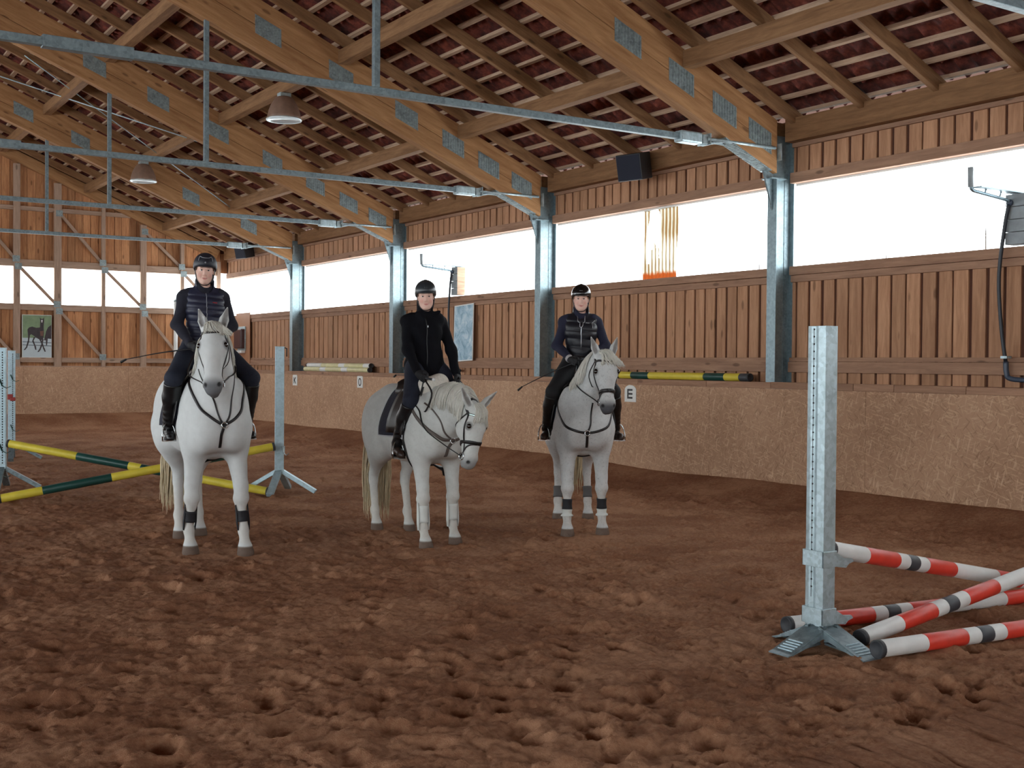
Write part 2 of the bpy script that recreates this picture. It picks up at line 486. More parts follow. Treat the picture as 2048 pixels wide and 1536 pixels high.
# ---- gable wall at the far end
PX = [(-3.0,.16),(-2.0,.1),(-1.0,.16),(0.0,.1),(1.0,.16),(2.1,.1),(3.15,.16),(4.2,.1),(5.27,.15),(6.21,.17),(7.3,.09),(8.29,.15),(9.29,.09),(10.26,.1)]
def build_far_wall():
    r = random.Random(5); mb = MB(); x = -9.6
    while x < WB - .01:
        w = .185 * r.uniform(.9, 1.1); e = min(x + w, WB); yb = YE + .16 - r.choice([0, .018]); top = roofz(max((x + e) / 2, RIDGE)) if x > RIDGE else roofz(2 * RIDGE - x)
        mb.box((x, yb, .2), (e - .008, yb + .02, 2.90)); mb.box((x, yb, 4.0), (e - .008, yb + .02, top)); x += w
    struct('wall_far', mb, [MT['plank_far']])
    mb = MB().box((-9.7, YE + .185, 0), (WB, YE + .22, 2.94))
    mb.prism([(-9.7, 4.0), (WB, 4.0), (WB, roofz(WB) + .3), (RIDGE, roofz(RIDGE) + .3), (-9.7, roofz(10.2) + .3)], (0, YE + .185, 0), (1,0,0), (0,0,1), (0, .04, 0))
    struct('wall_far', mb, [MT['plank_back']])
    k = 100
    for z0, z1 in ((1.60, 1.72), (2.87, 3.02), (3.92, 4.09)):
        k += 1; struct('trim_%d' % k, MB().box((-9.6, YE + .02, z0), (10.3, YE + .15, z1)), MT['rail_x'], bevel=.004)
    k += 1; struct('trim_%d' % k, MB().box((4.2, YE + .02, 5.28), (8.3, YE + .12, 5.38)), MT['rail_x'], bevel=.004)
    names = {4.2: 'left of the foal poster, by the photo edge', 5.27: 'just left of the foal poster', 6.21: 'just right of the foal poster', 7.3: 'slim, second to the right of the foal poster',
             8.29: 'broad, third to the right of the foal poster', 9.29: 'slim, beside the tall white pole', 10.26: 'slim, in the corner behind the left rider'}
    for x, w in PX:
        top = roofz(x) - .3 if x > RIDGE else roofz(2 * RIDGE - x) - .3
        o = bar('wall_stud', (x, YE + .045, .35), (x, YE + .045, top), w, .10, MT['rail_x'], up=(0,1,0))
        n = names.get(x)
        tag(o, ('upright timber of the gable framing, ' + n) if n else 'upright timber of the gable framing, beyond the left edge of the photo', 'timber stud', 'gable studs')
    dn = {(4.2,0): 'lower panel left of the foal poster', (6.21,0): 'lower panel right of the foal poster', (8.29,0): 'lower panel beside the left rider',
          (5.27,1): 'first whole window from the left', (7.3,1): 'third whole window from the left', (9.29,1): 'last window behind the left rider',
          (4.2,2): 'upper panel at the left photo edge', (6.21,2): 'upper panel left of centre', (8.29,2): 'upper panel above the left rider'}
    for i, (x, w) in enumerate(PX[:-1]):
        x2 = PX[i + 1][0]
        for lv, (za, zb) in enumerate(((2.86, 1.74), (3.92, 3.03), (5.26, 4.1))):
            if (lv == 1) == (i % 2 == 0) and x > 0:
                if lv == 2 and x > 8: za = 4.95
                o = bar('diagonal_brace', (x + .06, YE + .07, za), (x2 - .03, YE + .07, zb), .075, .05, MT['rail_x'], up=(0,1,0))
                tag(o, 'slanting brace in the gable framing, ' + dn.get((x, lv), 'left of the photo edge'), 'timber brace', 'gable braces')
                for (cx, cz) in ((x + .03, za), (x2 - .02, zb)):
                    mp = MB().box((cx - .08, YE - .012, cz - .075), (cx + .08, YE - .002, cz + .075))
                    mp.build('nail_plate', MT['galv_plate'], parent=o).matrix_local = o.matrix_basis.inverted()
    o = bar('gable_rafter', (10.24, YE + .05, roofz(10.24) - .13), (RIDGE, YE + .05, roofz(RIDGE) - .13), .12, .26, MT['glulam'])
    tag(o, 'sloping timber rafter along the top of the far gable wall', 'rafter')
    # kickboard of the short side
    mb = MB(); x = -9.6
    while x < 10.2:
        e = min(x + 2.5, 10.22); mb.box((x, YE - .06, -.2), (e - .004, YE - .04, 1.49)); x += 2.5
    o = struct('baseboard_far', mb, MT['osb']); uv_planar(o, 0, 2)
    struct('trim_110', MB().box((-9.6, YE - .06, 1.492), (10.22, YE + .16, 1.515)), MT['rail_x'])

def build_back_wall():
    mb = MB().box((-9.7, -14.2, 0), (WB, -14.0, 2.9))
    mb.prism([(-9.7, 4.0), (WB, 4.0), (WB, roofz(WB) + .3), (RIDGE, roofz(RIDGE) + .3), (-9.7, roofz(10.2) + .3)], (0, -14.2, 0), (1,0,0), (0,0,1), (0, .2, 0))
    struct('wall_back', mb, MT['plank_far'])  # unseen end wall, added to cut the light on the near sand
    struct('wall_left', MB().box((-9.75, -14.0, 0), (-9.62, YE, 1.4)), MT['plank_far'])  # unseen side wall, kept low so fill light enters above it
def build_steel_posts():
    txt = ['tall galvanised steel post off the right edge of the photo', 'tall galvanised steel wall post, closest of those in view', 'galvanised steel wall post between the middle and right riders',
           'galvanised steel wall post just left of the middle rider', 'galvanised steel wall post between the left and middle riders']
    for i, y in enumerate(TY):
        root = empty('steel_post', (W, y, .0), 0, txt[i], 'steel post', 'steel posts along the windowed wall')
        mb = MB()
        mb.box((0, -.075, 0), (.012, .075, 3.90)); mb.box((.012, -.005, 0), (.29, .005, 4.42)); mb.box((.29, -.075, 0), (.302, .075, 4.42))
        mb.build('i_beam', MT['galv_post'], root, bevel=.003)
        mb = MB().box((-.09, -.085, 3.885), (.15, .085, 3.90)); mb.build('bracket_plate', MT['galv_post'], root)
        mb = MB().box((.002, -.14, 4.10), (.014, .14, 4.30)); mb.build('anchor_plate', MT['galv_light'], root)
        mb = MB().prism([(0, 3.52), (0, 3.98), (-.16, 3.98)], (0, -.012, 0), (1,0,0), (0,0,1), (0, .024, 0)); mb.build('gusset', MT['galv'], root)
        mb = MB().box((.20, -.012, 1.42), (.26, -.005, 4.0)); mb.build('cable_strip', MT['galv'], root)

PLATES = {1: [(7.86,),(8.6,),(9.27,),(9.9,)], }
def build_trusses():
    where = ['above the right edge of the photo', 'closest to the camera', 'second from the camera', 'third from the camera', 'farthest before the gable']
    plates_px = [None, [(7.95,5.15),(8.72,4.83),(9.38,4.57),(9.95,4.36)], [(5.78,6.2),(6.85,5.72),(7.88,5.28),(8.66,4.93),(9.28,4.67),(9.88,4.42)],
                 [(4.7,6.65),(5.75,6.2),(6.8,5.72),(7.8,5.25),(8.63,4.9),(9.3,4.6),(9.9,4.3)], [(4.5,6.8),(5.6,6.3),(7.9,5.25),(9.2,4.65)]]
    sl = math.atan(.415)
    for i, y in enumerate(TY):
        # two glued lamella packs, one over the other, with the seam between them
        mb = MB()
        ca, sa = math.cos(-sl), math.sin(-sl)
        M0 = Matrix.Translation((W, y, 3.95)) @ Matrix.Rotation(math.pi, 4, 'Z') @ Matrix.Rotation(-sl, 4, 'Y')
        inv = M0.inverted()
        def loc(x, z, yy): return inv @ Vector((x, yy, z))
        xe = RIDGE + .02
        for lo, hi in ((0.0, .44), (.45, 1.0)):
            poly = []
            for x, t in ((10.235, lo), (xe, lo), (xe, hi), (10.235, hi)):
                b, tp = rafter_bot(x), roofz(x) - .02
                poly.append((x, b + (tp - b) * t))
            vs = [loc(x, z, y - .08) for x, z in poly] + [loc(x, z, y + .08) for x, z in poly]
            mb.add(vs, [(0,1,2,3),(7,6,5,4),(0,4,5,1),(1,5,6,2),(2,6,7,3),(3,7,4,0)], False)
        o = mb.build('roof_girder', MT['glulam'], bevel=.005); o.matrix_basis = M0
        tag(o, 'big sloping laminated roof girder with grey nail plates, ' + where[i], 'roof beam', 'laminated roof girders')
        def under(mbx, nm, mat):
            c = mbx.build(nm, mat, parent=o); c.matrix_local = inv; return c
        if plates_px[i]:
            for (x, z) in plates_px[i]:
                zc = rafter_bot(x) + (roofz(x) - .02 - rafter_bot(x)) * .47
                c, s = math.cos(.39), -math.sin(.39)
                m2 = MB()
                w2, h2 = .20, .115
                pts = [(-w2 + .05, -h2), (w2 + .05, -h2), (w2 - .05, h2), (-w2 - .05, h2)]
                m2.prism(pts, (x, y - .085, zc), (c, 0, s), (-s, 0, c), (0, .006, 0))
                for q in range(9):
                    t = -1 + 2 * (q + .5) / 9
                    p0 = Vector((x, y - .088, zc)) + Vector((c, 0, s)) * (t * w2 + .045) + Vector((-s, 0, c)) * (-h2 * .94)
                    p1 = Vector((x, y - .088, zc)) + Vector((c, 0, s)) * (t * w2 - .045) + Vector((-s, 0, c)) * (h2 * .94)
                    m2.beam(p0, p1, .012, .006, (0, 1, 0))
                under(m2, 'nail_plate', MT['galv_plate'])
        # perforated strip under the heel
        m3 = MB().beam((9.40, y, rafter_bot(9.40) - .012), (10.14, y, rafter_bot(10.14) - .012), .17, .012)
        for q in range(26):
            x = 9.43 + .027 * q; m3.beam((x, y - .08, rafter_bot(x) - .02), (x, y + .08, rafter_bot(x) - .02), .010, .010)
        under(m3, 'heel_strip', MT['galv_plate'])
        # ---- tie with hanger, sleeve, turnbuckle and end rods
        root = empty('tie_rod', (2.4, y, 4.24), 0, 'horizontal galvanised steel tie under the roof girder ' + where[i], 'steel tie', 'steel ties below the roof girders')
        sh = (2.4, y, 4.24)
        MB().box((RIDGE - 1.8, y - .035, 4.205), (8.78, y + .035, 4.275)).build('tie_bar', MT['galv'], root, sh, bevel=.004)
        MB().box((1.95, y - .045, 4.195), (2.68, y + .045, 4.295)).build('splice_sleeve', MT['galv'], root, sh, bevel=.004)
        mb = MB().box((8.74, y - .07, 4.175), (9.06, y + .07, 4.305)); mb.build('turnbuckle', MT['galv_light'], root, sh, bevel=.02)
        MB().box((9.08, y - .05, 4.19), (9.17, y + .05, 4.29)).box((9.17, y - .075, 4.18), (9.185, y + .075, 4.31)).build('lock_nut', MT['galv_plate'], root, sh)
        for dy in (-.055, .055):
            MB().tube([(9.15, y + dy + (.0 if dy < 0 else 0), 4.245), (10.19, y + dy * 1.7, 4.245)], .02, 8).build('end_rod', MT['galv_light'], root, sh)
        MB().beam((9.06, y, 4.17), (9.45, y, rafter_bot(9.45) - .02), .05, .02).build('strut', MT['galv_light'], root, sh)
        MB().box((4.93, y - .03, 4.27), (4.99, y + .03, rafter_bot(4.96) + .02)).build('hanger', MT['galv'], root, sh, bevel=.003)

def build_roof():
    r = random.Random(9)
    # purlins between the girders
    rows = [(8.80, 'lowest'), (6.87, 'second lowest'), (4.94, 'third lowest'), (3.01, 'upper'), (1.08, 'topmost')]
    spans = [(-2.8, 4.97), (5.15, 9.97), (10.15, 14.97), (15.15, 19.97), (20.15, 24.97), (25.15, 29.95)]
    bays = ['over the camera', 'in the bay right of the closest girder', 'in the bay behind the closest girder', 'in the bay behind the second girder', 'in the bay behind the third girder', 'in the bay next to the gable']
    for x, nm in rows:
        for (a, b), w in zip(spans, bays):
            z = roofz(x) - .118
            o = bar('purlin', (x, a, z), (x, b, z), .15, .19, MT['timber'])
            tag(o, 'stout timber purlin, %s row, %s' % (nm, w), 'purlin', 'purlins between the roof girders')
    # common rafters
    offs = [.82, 1.82, 2.79, 3.77, 4.79]
    bl = bays
    for bi, (y0, w) in enumerate(zip([.06] + TY, bays)):
        for d in offs:
            y = y0 + d
            x0, x1 = 10.62, RIDGE
            o = bar('rafter', (x0, y, roofz(x0) + .07), (x1, y, roofz(x1) + .07), .075, .15, MT['timber'])
            tag(o, 'slim timber rafter on top of the purlins, ' + w, 'rafter', 'slim rafters ' + w)
    # tiling battens
    x = 10.46; k = 0
    xs = []
    while x > RIDGE + .1:
        xs.append(x); x -= .295
    for x in xs:
        z = roofz(x) + .178
        o = bar('batten', (x, 4.0, z), (x, YE + .2, z), .075, .04, MT['batten'], bevel=0)
        tag(o, 'thin tiling batten crossing the rafters under the red roof tiles', 'batten', 'tiling battens')
    # clay tiles seen from below
    ys = np.arange(3.9, YE + .3, .0275); vs = []; fs = []
    for c, x in enumerate(xs):
        for (dx, dz, am) in ((.085, -.035, 1.35), (-.10, .0, 1.1), (-.335, .055, .9)):
            xx = x + dx
            ph = (c % 2) * .1
            wv = np.abs(np.sin((ys + ph) * math.pi / .205)) ** .6 * .055 * am
            jit = np.repeat(nrng.uniform(-.008, .008, len(ys) // 7 + 1), 7)[:len(ys)]
            xj = np.repeat(nrng.uniform(-.012, .012, len(ys) // 7 + 1), 7)[:len(ys)]
            vs.append(np.stack([xx + xj, ys, roofz(xx) + .195 + dz + wv + jit], -1))
    n = len(ys)
    q = []
    for row in range(len(vs)):
        if row % 3 == 2: continue
        a = np.arange(n - 1) + row * n
        q.append(np.stack([a, a + 1, a + 1 + n, a + n], -1))
    vs = np.concatenate(vs); q = np.concatenate(q)
    me = bpy.data.meshes.new('ceiling'); me.from_pydata(vs.tolist(), [], q.tolist()); me.materials.append(MT['tile'])
    me.polygons.foreach_set('use_smooth', [True] * len(q)); me.update()
    o = bpy.data.objects.new('ceiling', me); COL.objects.link(o); tag(o, kind='structure')
    # roof skin above the tiles and the other slope
    mb = MB()
    mb.prism([(10.95, roofz(10.95) + .30), (RIDGE, roofz(RIDGE) + .30), (RIDGE, roofz(RIDGE) + .34), (10.95, roofz(10.95) + .34)], (0, -14, 0), (1,0,0), (0,0,1), (0, 44.6, 0))
    mb.prism([(RIDGE, roofz(RIDGE) + .30), (-10.4, roofz(10.9) + .30), (-10.4, roofz(10.9) + .34), (RIDGE, roofz(RIDGE) + .34)], (0, -14, 0), (1,0,0), (0,0,1), (0, 44.6, 0))
    struct('ceiling', mb, MT['plank_back'])

build_ground(); build_right_wall(); build_far_wall(); build_back_wall(); build_steel_posts(); build_trusses(); build_roof()
# ------------------------------------------------------------------ smooth solid modelling (bodies are one continuous skin)
class Sdf:
    """a list of soft-joined solids; d < 0 inside"""
    def __init__(s): s.p = []
    def ell(s, c, r, k=.05, rot=None, sub=False):
        R = None if rot is None else np.array(rot, float)          # rows = local axes
        s.p.append(('e', np.array(c, float), np.array(r, float), R, k, sub)); return s
    def cone(s, a, b, ra, rb, k=.05, flat=None, sub=False):
        """rounded cone a->b; flat=(axis, factor) squeezes the section along axis"""
        fl = None
        if flat is not None:
            n = np.array(flat[0], float); n /= np.linalg.norm(n); fl = (n, flat[1])
        s.p.append(('c', np.array(a, float), np.array(b, float), ra, rb, fl, k, sub)); return s
    def chain(s, pts, rs, k=.03, flat=None):
        for i in range(len(pts) - 1): s.cone(pts[i], pts[i+1], rs[i], rs[i+1], k, flat)
        return s
    def plane(s, o, n, k=.01):
        """cut away everything on the side n points to"""
        s.p.append(('p', np.array(o, float), np.array(n, float) / np.linalg.norm(n), k)); return s
    def mod(s, fn):
        s.p.append(('m', fn)); return s
    @staticmethod
    def _one(q, P):
        if q[0] == 'e':
            v = P - q[1]
            if q[3] is not None: v = v @ q[3].T
            k0 = np.sqrt(((v / q[2]) ** 2).sum(-1)); k1 = np.sqrt(((v / q[2] ** 2) ** 2).sum(-1)) + 1e-9
            return k0 * (k0 - 1) / k1
        a, b, ra, rb, fl = q[1:6]
        v = P - a; ba = b - a; sc = 1.0
        if fl is not None:
            n, f = fl; v = v + np.outer((v @ n), n).reshape(v.shape) * (1 / f - 1); ba = ba + n * (ba @ n) * (1 / f - 1); sc = (1 + min(1, f)) / 2
        l2 = ba @ ba; rr = ra - rb; a2 = l2 - rr * rr; il2 = 1 / l2
        y = v @ ba; z = y - l2
        x2 = ((v * l2 - y[..., None] * ba) ** 2).sum(-1)
        y2 = y * y * l2; z2 = z * z * l2; kk = np.sign(rr) * rr * rr * x2
        d = (np.sqrt(x2 * a2 * il2) + y * rr) * il2 - ra
        d = np.where(np.sign(z) * a2 * z2 > kk, np.sqrt(x2 + z2) * il2 - rb, d)
        d = np.where(np.sign(y) * a2 * y2 < kk, np.sqrt(x2 + y2) * il2 - ra, d)
        return d * sc
    @staticmethod
    def _bb(q):
        if q[0] == 'e':
            r = max(q[2]) if q[3] is not None else q[2]; return q[1] - r, q[1] + r
        a, b, ra, rb = q[1:5]; m = max(1, (q[5][1] if q[5] else 1))
        return np.minimum(a - ra * m, b - rb * m), np.maximum(a + ra * m, b + rb * m)
    def _join(s, d, e, k, sub):
        if sub:
            h = np.maximum(k - np.abs(d + e), 0) / k; return np.maximum(d, -e) + h * h * k * .25
        h = np.maximum(k - np.abs(d - e), 0) / k; return np.minimum(d, e) - h * h * k * .25
    def __call__(s, P):
        P = np.asarray(P, float); d = np.full(P.shape[:-1], 1.0)
        for q in s.p:
            if q[0] == 'm': d = q[1](P, d)
            elif q[0] == 'p':
                e = -((P - q[1]) @ q[2]); d = s._join(d, e, q[3], True)
            else: d = s._join(d, s._one(q, P), q[-2], q[-1])
        return d
    def grad(s, P, h=.003):
        g = np.zeros(P.shape)
        for i in range(3):
            e = np.zeros(3); e[i] = h; g[..., i] = s(P + e) - s(P - e)
        return g / (np.linalg.norm(g, axis=-1, keepdims=True) + 1e-9)
    def snap(s, P, off=0.0, it=8):
        P = np.array(P, float).reshape(-1, 3)
        for _ in range(it):
            d = s(P) - off; P = P - s.grad(P) * np.clip(d, -.05, .05)[:, None] * .85
        return P
    def mesh(s, h, lo=None, hi=None, smooth=2):
        if lo is None:
            B = [s._bb(q) for q in s.p if q[0] in 'ec' and not q[-1]]
            lo = np.min([b[0] for b in B], 0) - 3 * h - .01; hi = np.max([b[1] for b in B], 0) + 3 * h + .01
        lo = np.array(lo, float); hi = np.array(hi, float)
        n = np.ceil((hi - lo) / h).astype(int) + 1
        ax = [lo[i] + h * np.arange(n[i]) for i in range(3)]
        D = np.full(n, .5, np.float64)
        for q in s.p:
            if q[0] in 'pm': a = np.zeros(3, int); b = n
            else:
                b0, b1 = s._bb(q); m = q[-2] + 3 * h
                a = np.clip(np.floor((b0 - m - lo) / h).astype(int), 0, n); b = np.clip(np.ceil((b1 + m - lo) / h).astype(int) + 1, 0, n)
                if (b <= a).any(): continue
            P = np.stack(np.meshgrid(*[ax[i][a[i]:b[i]] for i in range(3)], indexing='ij'), -1)
            sl = tuple(slice(a[i], b[i]) for i in range(3))
            if q[0] == 'm': D[sl] = q[1](P, D[sl])
            elif q[0] == 'p': D[sl] = s._join(D[sl], -((P - q[1]) @ q[2]), q[3], True)
            else: D[sl] = s._join(D[sl], s._one(q, P), q[-2], q[-1])
        return nets(D, lo, h, smooth)

def nets(D, lo, h, smooth=2):
    S = D < 0
    c = np.zeros(np.array(D.shape) - 1, np.int8)
    for dx in (0, 1):
        for dy in (0, 1):
            for dz in (0, 1):
                c += S[dx:S.shape[0]-1+dx, dy:S.shape[1]-1+dy, dz:S.shape[2]-1+dz]
    cell = np.argwhere((c > 0) & (c < 8)); nc = len(cell)
    idx = np.full(c.shape, -1, np.int64); idx[tuple(cell.T)] = np.arange(nc)
    acc = np.zeros((nc, 3)); cnt = np.zeros(nc)
    cor = [(x, y, z) for x in (0, 1) for y in (0, 1) for z in (0, 1)]
    for A in cor:
        for ax in range(3):
            if A[ax]: continue
            B = list(A); B[ax] = 1
            da = D[tuple((cell + A).T)]; db = D[tuple((cell + B).T)]
            m = (da < 0) != (db < 0); t = np.where(m, da / (da - db + 1e-12), 0)
            p = np.tile(np.array(A, float), (nc, 1)); p[:, ax] += t
            acc[m] += p[m]; cnt += m
    V = lo + h * (cell + acc / cnt[:, None])
    Q = []
    for ax in range(3):
        a1, a2 = (ax + 1) % 3, (ax + 2) % 3
        sl0 = [slice(None)] * 3; sl1 = [slice(None)] * 3; sl0[ax] = slice(0, -1); sl1[ax] = slice(1, None)
        s0 = S[tuple(sl0)]; s1 = S[tuple(sl1)]
        e = np.argwhere(s0 != s1)
        ok = (e[:, a1] > 0) & (e[:, a2] > 0) & (e[:, a1] < D.shape[a1] - 1) & (e[:, a2] < D.shape[a2] - 1); e = e[ok]
        inside = s0[tuple(e.T)]
        def g(o1, o2):
            k = e.copy(); k[:, a1] -= o1; k[:, a2] -= o2; return idx[tuple(k.T)]
        q = np.stack([g(1, 1), g(0, 1), g(0, 0), g(1, 0)], -1)
        q[~inside] = q[~inside][:, ::-1]; Q.append(q)
    Q = np.concatenate(Q); Q = Q[(Q >= 0).all(1)]
    for _ in range(smooth):
        ac = np.zeros_like(V); ct = np.zeros(len(V))
        for i in range(4):
            a, b = Q[:, i], Q[:, (i + 1) % 4]
            for j in range(3):
                ac[:, j] += np.bincount(a, V[b, j], len(V)); ac[:, j] += np.bincount(b, V[a, j], len(V))
            ct += np.bincount(a, minlength=len(V)) + np.bincount(b, minlength=len(V))
        V = V * .5 + .5 * ac / np.maximum(ct, 1)[:, None]
    return V, Q

def mesh_obj(name, V, Q, mat, parent=None, col=None, matrix=None):
    me = bpy.data.meshes.new(name)
    me.vertices.add(len(V)); me.vertices.foreach_set('co', np.asarray(V, np.float32).ravel())
    me.loops.add(Q.size); me.loops.foreach_set('vertex_index', Q.astype(np.int32).ravel())
    me.polygons.add(len(Q)); me.polygons.foreach_set('loop_start', np.arange(0, Q.size, Q.shape[1], dtype=np.int32))
    me.polygons.foreach_set('use_smooth', np.ones(len(Q), dtype=bool))
    me.materials.append(mat); me.update(calc_edges=True)
    if col is not None:
        at = me.color_attributes.new('coat', 'FLOAT_COLOR', 'POINT')
        c = np.ones((len(V), 4), np.float32); c[:, :3] = col; at.data.foreach_set('color', c.ravel())
    o = bpy.data.objects.new(name, me); COL.objects.link(o)
    if parent: o.parent = parent
    if matrix is not None: o.matrix_local = matrix
    return o

def vnorm(v): v = np.array(v, float); return v / np.linalg.norm(v)
def sstep(x, a, b):
    t = np.clip((x - a) / (b - a), 0, 1); return t * t * (3 - 2 * t)
def spline(pts, n):
    """Catmull-Rom through pts, n samples"""
    P = np.array(pts, float); k = len(P)
    if k < 3: return np.array([P[0] + (P[-1] - P[0]) * t for t in np.linspace(0, 1, n)])
    P = np.vstack([2 * P[0] - P[1], P, 2 * P[-1] - P[-2]]); out = []
    for t in np.linspace(0, k - 1 - 1e-9, n):
        i = int(t); f = t - i; a, b, c, d = P[i:i+4]
        out.append(.5 * (2*b + (c - a) * f + (2*a - 5*b + 4*c - d) * f * f + (3*b - a - 3*c + d) * f ** 3))
    return np.array(out)
def strap(sdf, pts, n, w, t, off=.002, close=False):
    """points of a strap lying on the skin, with the skin normals; returns (points, normals)"""
    P = spline(pts, n); P = sdf.snap(P, off + t / 2); nn = sdf.grad(P)
    return P, nn
def strands(name, paths, r0, mat, parent, taper=.25, n=4, mid=1.0):
    """many tapering locks of hair in one mesh; paths = list of (k,3) arrays"""
    vs = []; fs = []; b = 0
    for pa in paths:
        k = len(pa); t = np.gradient(pa, axis=0); t /= np.linalg.norm(t, axis=1, keepdims=True) + 1e-9
        u = np.cross(t, np.array([.31, .9, .2])); u /= np.linalg.norm(u, axis=1, keepdims=True) + 1e-9; w = np.cross(t, u)
        rr = r0 * nrng.uniform(.7, 1.3) * np.interp(np.linspace(0, 1, k), [0, .5, .85, 1], [.8, mid, .6 * mid, taper * .5])
        for j in range(n):
            a = 2 * math.pi * j / n; vs.append(pa + (u * math.cos(a) + w * math.sin(a)) * rr[:, None])
        for j in range(n):
            j2 = (j + 1) % n; i = np.arange(k - 1)
            fs.append(np.stack([b + j*k + i, b + j2*k + i, b + j2*k + i + 1, b + j*k + i + 1], -1))
        b += n * k
    return mesh_obj(name, np.concatenate(vs), np.concatenate(fs), mat, parent)

def coatmat(name, var=.08, scale=14, rough=.7, dapple=0, bmp=.1):
    m, nt, b = newmat(name)
    at = N(nt, 'ShaderNodeVertexColor', layer_name='coat'); c = coords(nt)
    n = noise(nt, c, scale, 4, .6); lo = (1 - var,) * 3 + (1,); hi = (1 + var,) * 3 + (1,)
    r = ramp(nt, [(.3, lo), (.7, hi)]); L(nt, n, 'Fac', r, 'Fac')
    cur = mixc(nt, (at, 'Color'), (r, 'Color'), 1.0, 'MULTIPLY')
    if dapple:
        n2 = noise(nt, c, 55, 3, .7); r2 = ramp(nt, [(.56, (1,1,1,1)), (.72, (1 - dapple,) * 2 + (1 - dapple * .95, 1))]); L(nt, n2, 'Fac', r2, 'Fac')
        cur = mixc(nt, cur, (r2, 'Color'), 1.0, 'MULTIPLY')
    nt.links.new(cur[0].outputs[2], b.inputs['Base Color']); b.inputs['Roughness'].default_value = rough
    b.inputs['Specular IOR Level'].default_value = .25
    if bmp:
        nb = noise(nt, coords(nt), 120, 2, .6); bump(nt, b, (nb, 'Fac'), bmp, .004)
    return m
# ------------------------------------------------------------------ horses
MT['leather'] = plain('black leather', sr(22,20,22), .42, var=.2, vscale=30)
MT['leather_brown'] = plain('grey brown leather', sr(92,84,80), .5)
MT['pad'] = plain('navy saddle cloth', sr(24,28,46), .85, var=.15, vscale=40, bmp=.3)
MT['pad_trim'] = plain('pale cord', sr(190,196,200), .6)
MT['fleece'] = plain('white sheepskin', sr(228,224,214), .95, var=.1, vscale=60, bmp=1.0)
MT['steel'] = plain('polished steel', sr(200,205,208), .22, 1.0)
MT['eye'] = plain('dark eye', sr(14,11,10), .08, spec=.8)
MT['boot_black'] = plain('black leg wrap', sr(20,21,28), .7)
MT['boot_white'] = plain('white leg boot', sr(206,210,206), .6)
MT['boot_grey'] = plain('grey fetlock boot', sr(84,82,82), .65)
MT['hair_white'] = plain('white horsehair', sr(206,205,196), .6, var=.1, vscale=20)
MT['hair_cream'] = plain('yellowed horsehair', sr(196,180,148), .65, var=.14, vscale=16)
MT['bling'] = plain('clear browband stones', sr(180,200,196), .2, .6)

